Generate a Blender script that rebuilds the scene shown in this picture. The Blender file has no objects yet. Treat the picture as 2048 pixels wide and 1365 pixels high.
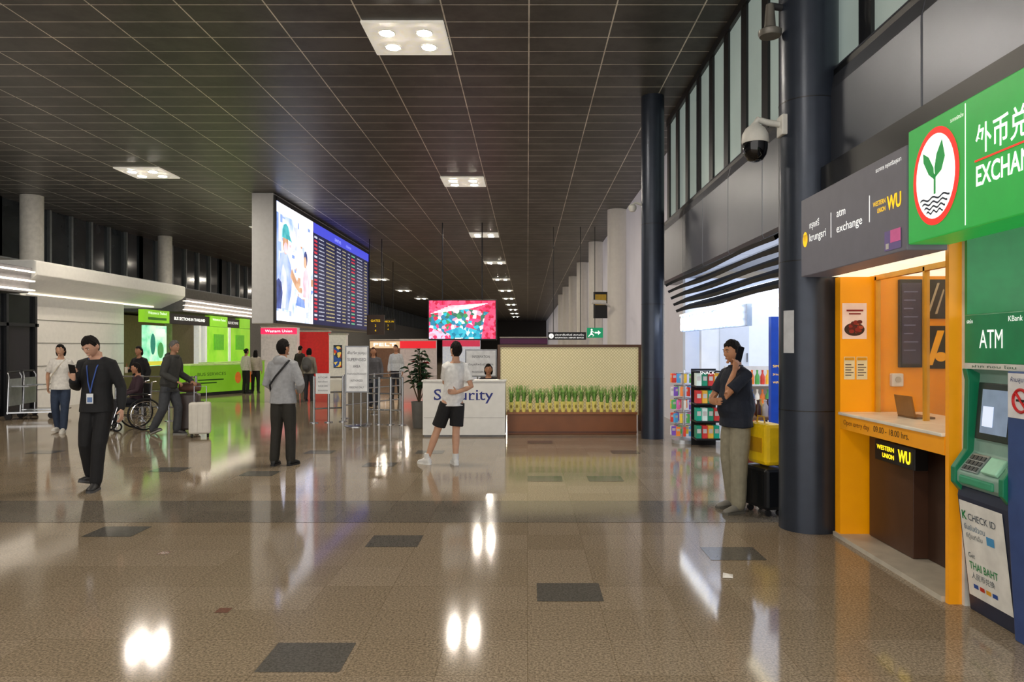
import bpy, bmesh, math, random
from mathutils import Vector as V, Matrix, noise as NZ
random.seed(4)
R=math.radians
SC=bpy.context.scene
C=SC.collection
FP=1480.;CX=1055.;CY=695.;H=1.6;CEIL=6.0
def X(px,Y): return (px-CX)*Y/FP
def Z(py,Y): return H+(CY-py)*Y/FP
def YX(px,x): return x*FP/(px-CX)
# ---------------------------------------------------------------- materials
def lin(h):
    h=h.lstrip('#'); o=[]
    for i in (0,2,4):
        c=int(h[i:i+2],16)/255
        o.append(c/12.92 if c<=.04045 else ((c+.055)/1.055)**2.4)
    return o
MC={}
def M(hexc,rough=.5,metal=0,emit=0,var=.1,scale=9,bump=0,bscale=60,alpha=1,spec=.5):
    k=(hexc,rough,metal,emit,var,scale,bump,bscale,alpha,spec)
    if k in MC: return MC[k]
    m=bpy.data.materials.new('mat_'+hexc.strip('#')); m.use_nodes=True
    N=m.node_tree.nodes;L=m.node_tree.links;b=N['Principled BSDF']
    c=lin(hexc)
    tc=N.new('ShaderNodeTexCoord')
    n=N.new('ShaderNodeTexNoise');n.inputs['Scale'].default_value=scale;n.inputs['Detail'].default_value=3
    L.new(tc.outputs['Object'],n.inputs['Vector'])
    r=N.new('ShaderNodeValToRGB')
    r.color_ramp.elements[0].position=.3;r.color_ramp.elements[1].position=.7
    r.color_ramp.elements[0].color=[x*(1-var) for x in c]+[1]
    r.color_ramp.elements[1].color=[min(1,x*(1+var)) for x in c]+[1]
    L.new(n.outputs['Fac'],r.inputs['Fac']);L.new(r.outputs['Color'],b.inputs['Base Color'])
    b.inputs['Roughness'].default_value=rough;b.inputs['Metallic'].default_value=metal
    b.inputs['Specular IOR Level'].default_value=spec
    b.inputs['Alpha'].default_value=alpha
    if emit:
        L.new(r.outputs['Color'],b.inputs['Emission Color']);b.inputs['Emission Strength'].default_value=emit
    if bump:
        n2=N.new('ShaderNodeTexNoise');n2.inputs['Scale'].default_value=bscale;n2.inputs['Detail'].default_value=4
        L.new(tc.outputs['Object'],n2.inputs['Vector'])
        bp=N.new('ShaderNodeBump');bp.inputs['Strength'].default_value=bump;bp.inputs['Distance'].default_value=.02
        L.new(n2.outputs['Fac'],bp.inputs['Height']);L.new(bp.outputs['Normal'],b.inputs['Normal'])
    MC[k]=m;return m
def E(hexc,s): return M(hexc,.5,0,s,.03)
def mottle(cols,scale,st,det=4):
    m=bpy.data.materials.new('mottle');m.use_nodes=True
    N=m.node_tree.nodes;L=m.node_tree.links;b=N['Principled BSDF']
    tc=N.new('ShaderNodeTexCoord');n=N.new('ShaderNodeTexNoise');n.inputs['Scale'].default_value=scale;n.inputs['Detail'].default_value=det
    L.new(tc.outputs['Object'],n.inputs['Vector'])
    r=N.new('ShaderNodeValToRGB');cr=r.color_ramp
    while len(cr.elements)<len(cols):cr.elements.new(.5)
    for i,h in enumerate(cols):cr.elements[i].position=.3+.4*i/max(1,len(cols)-1);cr.elements[i].color=lin(h)+[1]
    L.new(n.outputs['Fac'],r.inputs['Fac'])
    L.new(r.outputs['Color'],b.inputs['Base Color']);L.new(r.outputs['Color'],b.inputs['Emission Color']);b.inputs['Emission Strength'].default_value=st
    return m
def tiles(cols,mort,bw,rh,ms,ox=0,rough=.5,metal=0,speck_sheen=None,spec=.5):
    m=bpy.data.materials.new('tile');m.use_nodes=True
    N=m.node_tree.nodes;L=m.node_tree.links;b=N['Principled BSDF']
    tc=N.new('ShaderNodeTexCoord');mp=N.new('ShaderNodeMapping');mp.inputs['Location'].default_value=(ox,0,0)
    L.new(tc.outputs['Object'],mp.inputs['Vector'])
    br=N.new('ShaderNodeTexBrick');br.offset=0
    br.inputs['Scale'].default_value=1;br.inputs['Brick Width'].default_value=bw;br.inputs['Row Height'].default_value=rh
    br.inputs['Mortar Size'].default_value=ms;br.inputs['Mortar Smooth'].default_value=.1
    br.inputs['Color1'].default_value=lin(cols[0])+[1];br.inputs['Color2'].default_value=lin(cols[1])+[1]
    br.inputs['Mortar'].default_value=lin(mort)+[1]
    L.new(mp.outputs['Vector'],br.inputs['Vector'])
    out=br.outputs['Color']
    if speck_sheen:
        n=N.new('ShaderNodeTexNoise');n.inputs['Scale'].default_value=speck_sheen[0];n.inputs['Detail'].default_value=5;n.inputs['Roughness'].default_value=.7
        L.new(tc.outputs['Object'],n.inputs['Vector'])
        r=N.new('ShaderNodeValToRGB')
        r.color_ramp.elements[0].position=.40;r.color_ramp.elements[1].position=.60
        r.color_ramp.elements[0].color=(speck_sheen[1],)*3+(1,);r.color_ramp.elements[1].color=(speck_sheen[2],)*3+(1,)
        L.new(n.outputs['Fac'],r.inputs['Fac'])
        mx=N.new('ShaderNodeMix');mx.data_type='RGBA';mx.blend_type='MULTIPLY';mx.inputs['Factor'].default_value=1
        L.new(out,mx.inputs[6]);L.new(r.outputs['Color'],mx.inputs[7]);out=mx.outputs[2]
    L.new(out,b.inputs['Base Color'])
    b.inputs['Roughness'].default_value=rough;b.inputs['Metallic'].default_value=metal;b.inputs['Specular IOR Level'].default_value=spec
    return m
# ---------------------------------------------------------------- mesh builder
UZ=V((0,0,1))
def FR(x): return (V((x,0,0)),V((0,-1,0)),UZ,V((-1,0,0)))     # faces -X, u=-Y
def FL(x): return (V((x,0,0)),V((0,1,0)),UZ,V((1,0,0)))       # faces +X, u=+Y
def FB(y): return (V((0,y,0)),V((1,0,0)),UZ,V((0,-1,0)))      # faces the camera side
def FG(o,d):
    d=V(d).normalized();return (V(o),d,UZ,d.cross(UZ))
class MB:
    def __init__(s): s.v=[];s.f=[];s.m=[]
    def add(s,vs,fs,m=0):
        b=len(s.v);s.v+=[V(p) for p in vs];s.f+=[[i+b for i in f] for f in fs];s.m+=[m]*len(fs)
    def box(s,x0,x1,y0,y1,z0,z1,m=0):
        s.add([(x,y,z) for z in (z0,z1) for y in (y0,y1) for x in (x0,x1)],[(0,2,3,1),(4,5,7,6),(0,1,5,4),(2,6,7,3),(0,4,6,2),(1,3,7,5)],m);return s
    def fb(s,F,u0,u1,v0,v1,d0=0,d1=.01,m=0):
        O,u,v,n=F
        s.add([O+u*a+v*b+n*d for d in (d0,d1) for b in (v0,v1) for a in (u0,u1)],[(0,2,3,1),(4,5,7,6),(0,1,5,4),(2,6,7,3),(0,4,6,2),(1,3,7,5)],m);return s
    def poly(s,F,pts,d=.004,m=0):
        O,u,v,n=F;s.add([O+u*a+v*b+n*d for a,b in pts],[list(range(len(pts)))],m);return s
    def q(s,F,u0,u1,v0,v1,d=.004,m=0): return s.poly(F,[(u0,v0),(u1,v0),(u1,v1),(u0,v1)],d,m)
    def disc(s,F,u,v,ru,rv,d=.004,m=0,seg=28): return s.poly(F,[(u+ru*math.cos(6.2832*i/seg),v+rv*math.sin(6.2832*i/seg)) for i in range(seg)],d,m)
    def prism(s,F,pts,d0,d1,m=0):
        O,u,v,n=F;k=len(pts)
        s.add([O+u*a+v*b+n*d for d in (d0,d1) for a,b in pts],[list(range(k))[::-1],list(range(k,2*k))]+[(i,(i+1)%k,k+(i+1)%k,k+i) for i in range(k)],m);return s
    def loft(s,secs,seg=16,m=0):
        vs=[];n=len(secs)
        for c,a,b in secs:
            c=V(c);a=V(a);b=V(b)
            vs+=[c+a*math.cos(6.28319*i/seg)+b*math.sin(6.28319*i/seg) for i in range(seg)]
        fs=[(j*seg+i,j*seg+(i+1)%seg,(j+1)*seg+(i+1)%seg,(j+1)*seg+i) for j in range(n-1) for i in range(seg)]
        fs+=[list(range(seg))[::-1],list(range((n-1)*seg,n*seg))]
        s.add(vs,fs,m);return s
    def tube(s,pts,r,seg=10,m=0,dome=False,closed=False):
        pts=[V(p) for p in pts];k=len(pts)
        rs=list(r) if hasattr(r,'__len__') else [r]*k
        if dome:
            d0=(pts[0]-pts[1]).normalized();d1=(pts[-1]-pts[-2]).normalized()
            pts=[pts[0]+d0*rs[0]*.9,pts[0]+d0*rs[0]*.55]+pts+[pts[-1]+d1*rs[-1]*.55,pts[-1]+d1*rs[-1]*.9]
            rs=[rs[0]*.4,rs[0]*.82]+rs+[rs[-1]*.82,rs[-1]*.4];k+=4
        secs=[];prev=None
        for i in range(k):
            if closed: t=pts[(i+1)%k]-pts[i-1]
            else: t=pts[min(i+1,k-1)]-pts[max(i-1,0)]
            t=t.normalized() if t.length>1e-9 else V((0,0,1))
            if prev is None:
                a=t.orthogonal().normalized()
            else:
                a=(prev-t*prev.dot(t)); a=a.normalized() if a.length>1e-6 else t.orthogonal().normalized()
            prev=a;secs.append((pts[i],a*rs[i],t.cross(a)*rs[i]))
        if closed:
            vs=[]
            for c,a,b in secs: vs+=[c+a*math.cos(6.28319*i/seg)+b*math.sin(6.28319*i/seg) for i in range(seg)]
            s.add(vs,[(j*seg+i,j*seg+(i+1)%seg,((j+1)%k)*seg+(i+1)%seg,((j+1)%k)*seg+i) for j in range(k) for i in range(seg)],m)
        else: s.loft(secs,seg,m)
        return s
    def ring(s,c,r,axis,tr,seg=32,tseg=8,m=0):
        ax=V(axis).normalized();a=ax.orthogonal().normalized();b=ax.cross(a)
        return s.tube([V(c)+a*r*math.cos(6.28319*i/seg)+b*r*math.sin(6.28319*i/seg) for i in range(seg)],tr,tseg,m,closed=True)
    def lathe(s,c,prof,seg=28,m=0,axis=None):
        ax=V(axis).normalized() if axis else UZ
        a=ax.orthogonal().normalized();b=ax.cross(a);c=V(c)
        return s.loft([(c+ax*z,a*r,b*r) for r,z in prof],seg,m)
    def ell(s,c,r,seg=16,rings=10,m=0,fn=None,mat=None):
        c=V(c);vs=[]
        for j in range(rings+1):
            t=math.pi*(.02+.96*j/rings)
            for i in range(seg):
                a=6.28319*i/seg
                d=V((math.sin(t)*math.cos(a),math.sin(t)*math.sin(a),-math.cos(t)))
                p=fn(d) if fn else V((d.x*r[0],d.y*r[1],d.z*r[2]))
                vs.append((mat@p if mat else p)+c)
        fs=[(j*seg+i,j*seg+(i+1)%seg,(j+1)*seg+(i+1)%seg,(j+1)*seg+i) for j in range(rings) for i in range(seg)]
        fs+=[list(range(seg))[::-1],list(range(rings*seg,(rings+1)*seg))]
        s.add(vs,fs,m);return s
    def xf(s,mat): s.v=[mat@p for p in s.v];return s
    def mesh(s,name):
        me=bpy.data.meshes.new(name);me.from_pydata([tuple(p) for p in s.v],[],s.f)
        for p,i in zip(me.polygons,s.m): p.material_index=i
        bm=bmesh.new();bm.from_mesh(me);bmesh.ops.recalc_face_normals(bm,faces=bm.faces);bm.to_mesh(me);bm.free()
        return me
    def build(s,name,mats,parent=None,smooth=False,bevel=0,local=False,origin=True):
        off=None
        if parent is not None:
            if not local:
                m=Matrix.Identity(4);o=parent
                while o: m=o.matrix_basis@m;o=o.parent
                s.xf(m.inverted())
        elif origin:
            xs=[p.x for p in s.v];ys=[p.y for p in s.v];zs=[p.z for p in s.v]
            off=V(((min(xs)+max(xs))/2,(min(ys)+max(ys))/2,min(zs)));s.v=[p-off for p in s.v]
        me=s.mesh(name)
        for mt in (mats if isinstance(mats,(list,tuple)) else [mats]): me.materials.append(mt)
        o=bpy.data.objects.new(name,me);C.objects.link(o)
        if off is not None:o.location=off
        if parent is not None:o.parent=parent
        if smooth:
            for p in me.polygons:p.use_smooth=True
            try: me.set_sharp_from_angle(angle=R(40))
            except Exception: pass
        if bevel:
            b=o.modifiers.new('bevel','BEVEL');b.width=bevel;b.segments=2;b.limit_method='ANGLE'
        return o
def tag(o,label,cat,group=None,kind=None):
    o['label']=label;o['category']=cat
    if group:o['group']=group
    if kind:o['kind']=kind
    return o
def struct(o): o['kind']='structure';return o
def thing(name,label,cat,loc=(0,0,0),rot=0,group=None):
    o=bpy.data.objects.new(name,None);o.empty_display_size=.1;C.objects.link(o)
    o.location=loc;o.rotation_euler=(0,0,rot);return tag(o,label,cat,group)
def dup(root,loc,rot=None,label=None,parent=None):
    c=root.copy();C.objects.link(c)
    if parent is None:
        c.location=loc
        if rot is not None:c.rotation_euler=(0,0,rot)
        if label:c['label']=label
    else:c.parent=parent
    for ch in list(root.children):
        if ch is not c: dup(ch,None,parent=c)
    return c
def T(s,F,u,v,h,mat,parent,w=None,al='L',d=.003,bold=0,name='lettering',local=False):
    cu=bpy.data.curves.new('f','FONT');cu.body=s;cu.size=1;cu.resolution_u=3;cu.offset=bold
    o=bpy.data.objects.new('f',cu);C.objects.link(o)
    dg=bpy.context.evaluated_depsgraph_get()
    me=bpy.data.meshes.new_from_object(o.evaluated_get(dg))
    vs=[p.co.copy() for p in me.vertices];fs=[list(p.vertices) for p in me.polygons]
    bpy.data.objects.remove(o);bpy.data.curves.remove(cu);bpy.data.meshes.remove(me)
    if not vs:return None
    x0=min(p.x for p in vs);x1=max(p.x for p in vs)
    sy=h/.69;sx=sy if w is None else w/max(x1-x0,1e-4)
    tw=(x1-x0)*sx
    u0=u-(tw/2 if al=='C' else tw if al=='R' else 0)
    O,uu,vv,n=F
    mb=MB();mb.add([O+uu*(u0+(p.x-x0)*sx)+vv*(v+p.y*sy)+n*d for p in vs],fs)
    return mb.build(name,mat,parent,local=local)
FXZ=(V((0,0,0)),V((1,0,0)),UZ,V((0,1,0)))
# ---------------------------------------------------------------- setting
floorm=tiles(('#a4947f','#978771'),'#86765f',.45,.45,.002,0,.085,0,(75,.52,1.2),.25)
darkm=tiles(('#80786c','#776f64'),'#665f55',.45,.45,.002,0,.09,0,(75,.6,1.2),.25)
insm=tiles(('#66635d','#605d58'),'#4e4b47',.9,.9,.0,0,.1,0,(75,.7,1.2),.25)
redm=M('#7a5446',.2,var=.2,scale=90)
mb=MB();F_=(V((0,0,0)),V((1,0,0)),V((0,1,0)),UZ)
mb.q(F_,-16,8,-4,125,0,0)
mb.q(F_,-16,2.6,6.75,7.7,.0015,1)
mb.q(F_,-16,2.6,21.5,22.6,.0015,1)
for px,py in ((615,1315),(1138,1185),(790,1083),(235,1064),(1465,1108),(1090,958),(520,948),(1250,905),(860,905),(640,905),(90,905),(1210,958),(340,940),(760,930),(1080,885)):
    y=FP*H/(py-CY);x=X(px,y);mb.q(F_,x-.21,x+.21,y-.18,y+.18,.002,3)
for px,py in ((447,1222),(328,1107)):
    y=FP*H/(py-CY);x=X(px,y);mb.q(F_,x-.04,x+.04,y-.04,y+.04,.002,2)
struct(mb.build('floor',[floorm,darkm,redm,insm],origin=False))
ceilm=tiles(('#54524f','#4d4b49'),'#e6e0d4',1.127,.50,.010,-.02+1.127*20,.42,0,(1.1,.72,1.18),.35)  # broad mottling paints patches of sheen into the tile colour
struct(MB().box(-16,4,-4,125,CEIL,CEIL+.2).build('ceiling',ceilm,origin=False))
dark=M('#1b1c20',.5);white=M('#d9d8d2',.5);offw=M('#b9b6ac',.5);black=M('#0b0b0d',.4)
steel=M('#b9bcc0',.22,.95,var=.05);chrome=M('#d8d8da',.12,1,var=.03)
clad=M('#6a6d75',.36,.8,var=.05,scale=1.5)
colm=M('#363d4a',.32,.4,var=.06)
struct(MB().box(-15.6,-15.2,-4,125,0,4.2).build('wall_left',M('#74726e',.6),origin=False))
glassd=M('#2c3033',.1,.0,.06,var=.25,scale=1.5);mull=M('#7a7f82',.4,.4)
for i,(a,b) in enumerate(((-4,21.5),(21.5,29.4),(29.4,37),(37,60),(60,124))):
    mb=MB().box(-15.45,-15.4,a,b,4.2,CEIL)
    n=max(3,int((b-a)/1.1))
    for k in range(n+1):
        y=a+(b-a)*k/n;mb.box(-15.4,-15.3,y-.05,y+.05,4.2,CEIL,1)
    mb.box(-15.4,-15.25,a,b,4.15,4.25,1)
    struct(mb.build('window_%d'%(i+1),[glassd,mull],origin=False))
struct(MB().box(3.15,3.4,14.4,125,0,CEIL).build('wall_right',M('#d6d2d8',.6,0,.16,var=.04,scale=1),origin=False))  # wall glows slightly in place of wall lighting; no lamp here
panem=M('#9aa8a2',.25,0,.42,var=.1,scale=.7);mullb=M('#1a1b1e',.4)
for i,(a,b) in enumerate(((2,6.9),(6.9,14.4))):
    mb=MB().box(2.75,2.9,a,b,3.9,CEIL)
    n=int((b-a)/.83)
    for k in range(n+1):
        y=b-.1-k*.83;mb.box(2.72,2.75,y-.11,y+.11,3.9,CEIL,1)
    mb.box(2.7,2.75,a,b,CEIL-.12,CEIL,1)
    struct(mb.build('window_%d'%(i+6),[panem,mullb],origin=False))
def panels(name,ys,z0,z1,x=2.6):
    mb=MB()
    for a,b in zip(ys[:-1],ys[1:]):
        mb.prism(FXZ,[(x+.02,z0),(x,z0+.05),(x,z1-.25),(x+.05,z1-.03),(x+.1,z1),(x+.3,z1),(x+.3,z0)],a+.006,b-.006)
    mb.box(x+.03,x+.25,ys[0],ys[-1],z0+.02,z1-.06,1)
    return struct(mb.build(name,[clad,black],bevel=.008,origin=False))
panels('trim_1',[2,3.4,4.88,6.87],3.12,4.05)
panels('trim_2',[6.87,8.2,9.6,11.0,12.4,14.35],2.8,4.05)
struct(MB().box(2.5,2.9,2,6.3,2.93,3.13).build('trim_3',black,origin=False))  # black strip stands in for the dark gap above the signs
struct(MB().box(6.3,6.6,2,14.4,0,4).build('wall_shop_back',M('#d8e0ea',.6,0,.15,.03),origin=False))  # glow put into the back wall so the shop looks lit
struct(MB().box(2.9,6.4,2,14.4,CEIL-3.1,CEIL-3).build('trim_4',black,origin=False))
struct(MB().box(-16,4,124,124.3,0,CEIL).build('wall_far',M('#4a4644',.6),origin=False))
# ---------------------------------------------------------------- ceiling lights
LAMP=M('#fff3e0',.5,0,460,0)
def make_light(loc,label):
    t=thing('ceiling_light',label,'ceiling light',loc,0,'square four lamp ceiling lights')
    MB().box(-.56,.56,-.56,.56,-.035,0).build('panel',M('#e4dfd2',.5,0,.4),t,bevel=.01,local=True)
    for sx in(-1,1):
        for sy in(-1,1):
            mb=MB().lathe((sx*.26,sy*.24,-.036),[(.12,0),(.12,-.012),(.1,-.014)],24,1)
            mb.lathe((sx*.26,sy*.24,-.037),[(.098,-.012),(.098,-.016)],20,0)
            mb.build('lamp',[LAMP,white],t,local=True)
    return t
LY=[.9,10.5,19.6,28.9,38.3,47.7,57.1,66.5,76,86,96,106]  # the first fixture is unseen, added overhead as fill light
lab={10.5:'nearest large square ceiling light in the middle of the dark ceiling',19.6:'second square ceiling light ahead along the middle row',28.9:'third square ceiling light of the middle row, smaller with distance'}
first=None
for y in LY:
    l=lab.get(y,'small distant ceiling light far down the middle row' if y>30 else 'unseen square ceiling light added overhead as fill')
    if first is None:first=make_light((-1.69,y,CEIL),l)
    else:dup(first,(-1.69,y,CEIL),label=l)
for i,y in enumerate([.9,10.0,18.6,27.4,38.3,47.7,57.1,66.5]):  # the first two are out of frame, added to continue the lighting
    dup(first,(-9.55,y,CEIL),label='square ceiling light over the left side, above the white canopy' if i==2 else 'square ceiling light half hidden behind the big screen housing' if i==3 else 'unseen square ceiling light added outside the frame on the left side' if i<2 else 'small distant ceiling light of the left row')
# ---------------------------------------------------------------- columns
def column(label,x,y,r,m,z0=0,z1=CEIL,coll=True):
    t=thing('column',label,'column',(x,y,z0))
    MB().lathe((x,y,z0),[(r,0),(r,z1-z0)],40).build('shaft',m,t,smooth=True)
    if coll:
        for z in (1.05,2.35,3.75):MB().lathe((x,y,z),[(r+.002,-.004),(r+.002,.004)],40).build('joint',black,t)
    return t
column('near dark blue grey round column beside the orange booth',2.49,6.56,.25,colm)
column('dark blue grey round column at the planter end',2.2,13.0,.2,colm)
cream=M('#d8d2c8',.5,0,.07,var=.03)  # faint glow in the cream brightens the far columns
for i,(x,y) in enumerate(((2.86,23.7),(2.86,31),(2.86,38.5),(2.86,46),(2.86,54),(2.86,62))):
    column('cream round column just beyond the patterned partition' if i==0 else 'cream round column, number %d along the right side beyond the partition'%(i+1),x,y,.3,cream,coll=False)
column('white round column rising above the white canopy on the left',-14.4,21.5,.3,M('#d6d3cc',.5),coll=False)
column('white round column rising above the striped light canopy',-14.4,29.4,.26,M('#d6d3cc',.5),coll=False)
# ---------------------------------------------------------------- big LED wall
bx=-7.19
t=thing('led_screen','large hanging display with an advert beside the flight board','screen',(bx-.3,27.3,2.27))
MB().box(bx-.64,bx-.02,21,33.6,2.27,CEIL-.01).build('housing',M('#c2c3c4',.5,var=.04),t,bevel=.02)
F=FL(bx);mb=MB()
for a,b,c,d in ((21.05,33.6,2.29,2.37),(21.05,33.6,5.8,5.92),(21.0,21.12,2.29,5.92),(33.45,33.6,2.29,5.92)):mb.fb(F,a,b,c,d,-.02,.03)
mb.build('bezel',black,t)
cols=[mottle(['#98b4d8','#d0dcf0','#f4f0fa','#b8c4e8'],1.6,1.25),mottle(['#5a7ec8','#a0b8e8'],2,1.2),mottle(['#1f8f98','#5ac0c8'],5,1.1),mottle(['#b88868','#e0b898'],4,1.1),mottle(['#1c2858','#4a5ca0'],3,1.1),mottle(['#a8b8e8','#e8e4f8'],2.5,1.3),mottle(['#d0a8b8','#f0dce4'],3,1.2),E('#f2f2fb',1.5),mottle(['#6f8cc8','#b8c8ec'],2.2,1.2)]
mb=MB();mb.q(F,21.12,24.8,2.37,5.8,.002,0)
rr=random.Random(8)
for k in range(70):
    a=rr.uniform(21.3,24.6);b=rr.uniform(2.5,5.6);w=rr.uniform(.05,.3);h=rr.uniform(.05,.35)
    mb.q(F,a,min(24.8,a+w),b,min(5.8,b+h),.0025+.00005*k,rr.choice([5,7,8,0,6,0,1,3]))
for (a,b,c,d,k) in ((21.12,21.36,2.37,5.8,1),(21.12,24.8,5.5,5.8,7),(23.5,24.8,4.8,5.3,7),(22.75,23.1,4.6,5.3,5),(21.12,22.3,2.37,2.65,7)):mb.q(F,a,b,c,d,.0065,k)
for k in range(9):mb.q(F,24.0+.09*k,24.05+.09*k,2.5,3.2+.1*(k%3),.0068,8 if k%2 else 7)
mb.poly(F,[(21.2,2.75),(22.2,2.7),(22.5,3.3),(22.6,3.7),(22.45,4.1),(22.15,4.38),(21.9,4.42),(21.5,4.35),(21.3,3.9)],.007,8)
mb.poly(F,[(21.45,2.75),(21.95,2.75),(22.1,3.3),(22.02,3.8),(21.75,4.05),(21.55,3.7)],.0075,5)
mb.poly(F,[(21.15,2.72),(21.55,2.72),(21.7,3.2),(21.6,3.5),(21.35,3.6),(21.15,3.5)],.008,4)
mb.disc(F,21.97,4.7,.25,.34,.008,3);mb.disc(F,21.99,4.55,.18,.17,.0085,6);mb.poly(F,[(21.66,4.83),(22.32,4.83),(22.33,5.05),(22.2,5.22),(22.0,5.28),(21.8,5.22),(21.68,5.05)],.009,2);mb.poly(F,[(22.2,4.83),(22.58,4.78),(22.34,4.97)],.01,2)
mb.poly(F,[(22.4,3.75),(22.9,3.45),(23.3,3.3),(23.42,3.42),(23.0,3.7),(22.55,4.0)],.009,3);mb.disc(F,23.45,3.4,.12,.1,.0095,3)
mb.disc(F,23.95,4.45,.19,.25,.009,4);mb.disc(F,23.9,4.33,.15,.19,.0095,3);mb.poly(F,[(23.62,3.2),(24.35,3.2),(24.32,3.8),(24.15,4.08),(23.9,4.14),(23.68,3.95)],.01,6)
mb.poly(F,[(22.9,2.9),(23.9,2.85),(23.8,3.1),(23.1,3.2)],.011,1)
mb.build('advert_panel',cols,t)
bc=[E('#10153c',1.2),E('#d8dcec',.9),E('#c83040',1.1),E('#d8cc90',.9),E('#6ab88a',.9),E('#3a40b0',1.6)]
mb=MB();mb.q(F,24.85,33.45,2.37,5.8,.002,0);mb.q(F,24.85,33.45,5.46,5.8,.003,5)
for i in range(22):
    v=5.3-i*.132
    mb.q(F,24.95,25.3,v,v+.07,.004,2 if i%5 else 1)
    for a,b,k in ((25.5,26.2,1),(26.45,27.6,3),(27.9,28.5,1),(28.75,29.3,3),(29.6,29.95,1),(31.2,32.2,1),(32.6,33.1,3)):
        x=a
        while x<b-.05:
            w=rr.uniform(.03,.08);mb.q(F,x,min(b,x+w),v+.012,v+.055,.0045,k);x+=w+.045
    mb.q(F,30.2,30.8,v+.005,v+.06,.004,2 if i%3 else 4)
mb.build('flight_board',bc,t)
T('DEPARTURES',F,27.6,5.56,.11,bc[1],t);T('เที่ยวบินขาออก',F,29.3,5.56,.1,bc[1],t)
def lattice(c,scale,st):
    m=bpy.data.materials.new('screen_mosaic');m.use_nodes=True
    N=m.node_tree.nodes;L=m.node_tree.links;b=N['Principled BSDF']
    tc=N.new('ShaderNodeTexCoord');v=N.new('ShaderNodeTexVoronoi');v.inputs['Scale'].default_value=scale
    L.new(tc.outputs['Object'],v.inputs['Vector'])
    r=N.new('ShaderNodeValToRGB');cr=r.color_ramp;cr.interpolation='CONSTANT'
    while len(cr.elements)<len(c):cr.elements.new(.5)
    for i,h in enumerate(c):cr.elements[i].position=i/len(c);cr.elements[i].color=lin(h)+[1]
    sp=N.new('ShaderNodeSeparateColor');L.new(v.outputs['Color'],sp.inputs['Color']);L.new(sp.outputs['Red'],r.inputs['Fac'])
    L.new(r.outputs['Color'],b.inputs['Base Color']);L.new(r.outputs['Color'],b.inputs['Emission Color']);b.inputs['Emission Strength'].default_value=st
    return m
y=26
t=thing('led_screen','pink and red picture screen hanging above the walkway','screen',(-2.28,y,1.86))
MB().box(-3.5,-1.08,y,y+.25,1.85,3.28).build('housing',dark,t,bevel=.01)
F=FB(y)
mb=MB();mb.q(F,-3.46,-1.12,1.9,3.24,.004,0)
mb.poly(F,[(-3.46,3.24),(-3.46,2.75),(-2.4,2.98),(-1.12,2.8),(-1.12,3.24)],.006,1)
mb.poly(F,[(-1.12,1.9),(-1.12,3.0),(-1.5,2.7),(-1.62,1.9)],.007,1)
mb.poly(F,[(-2.9,2.15),(-2.3,2.35),(-1.75,2.2),(-1.6,1.95),(-2.6,1.93)],.008,2)
mb.poly(F,[(-3.46,1.9),(-3.46,2.3),(-3.0,2.15),(-2.7,1.9)],.008,4)
for i in range(6):mb.poly(F,[(-3.4+i*.12,2.78+i*.05),(-1.9+i*.1,2.98+i*.03),(-1.9+i*.1,3.0+i*.03),(-3.4+i*.12,2.8+i*.05)],.01,3)
mb.build('display',[lattice(['#2fb3c8','#e0447a','#f0e8ea','#c8304a','#2d7a9a','#3a6a5a','#e8a0b8','#3a8f5a'],8,1.2),lattice(['#d83060','#e85a80','#b81e40','#e04a70'],9,1.1),lattice(['#2a9ab8','#3ab0c8','#1f7a98','#c8e0e8'],8,1.1),E('#ffe8ee',1.5),lattice(['#d83060','#f0a0b0','#c8c0e0'],9,1.1)],t)
for x in(-3.0,-1.6):MB().tube([(x,y+.12,3.27),(x,y+.12,CEIL)],.02).build('hanger',black,t)
# ---------------------------------------------------------------- right hand signs
F=FR(2.3)
sgn=M('#62616a',.45,0,.22,var=.04)
t=thing('sign_board','grey fascia sign for money exchange above the orange booth','sign',(2.45,5.35,2.19))
MB().fb(F,-6.22,-4.49,2.19,2.83,-.25,0).build('board',sgn,t,bevel=.006)
wt=E('#f2f2f0',.9);yl=E('#f5c400',.9)
MB().disc(F,-6.12,2.49,.05,.062).build('emblem',yl,t)
mb=MB()
for a in range(-2,3):mb.poly(F,[(-6.12+a*.006,2.46),(-6.12+a*.02-.004,2.53),(-6.12+a*.02+.004,2.53)],.006)
mb.build('emblem_rays',M('#4a3a20',.5),t)
T('กรุงศรี',F,-6.03,2.565,.05,wt,t,w=.2);T('krungsri',F,-6.03,2.46,.062,wt,t,w=.33)
T('atm',F,-5.5,2.565,.06,wt,t,w=.15);T('exchange',F,-5.5,2.45,.06,wt,t,w=.42)
MB().q(F,-5.605,-5.595,2.43,2.62).build('divider',wt,t);MB().q(F,-4.975,-4.965,2.44,2.62).build('divider',wt,t)
T('WESTERN',F,-4.92,2.53,.03,yl,t,w=.17,bold=.01);T('UNION',F,-4.86,2.48,.03,yl,t,w=.11,bold=.01);T('WU',F,-4.73,2.475,.085,yl,t,w=.18,bold=.03)
T('ธนาคาร กรุงศรีอยุธยา',F,-4.88,2.75,.026,wt,t,w=.33)
MB().q(F,-4.76,-4.55,2.215,2.34,.004,0).q(F,-4.68,-4.55,2.26,2.34,.006,1).q(F,-4.74,-4.7,2.225,2.26,.006,2).build('sticker',[M('#6a5a90',.5,0,.2),M('#c85a90',.5,0,.3),white],t)
t=thing('sign_board','bright green illuminated exchange sign with a leaf in a red ring','sign',(2.45,3.7,2.22))
gr=M('#1f9a3c',.4,0,.6,var=.04)
MB().fb(F,-4.47,-2.9,2.22,2.9,-.25,0).build('board',gr,t,bevel=.006)
u,v=-4.17,2.565
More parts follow.
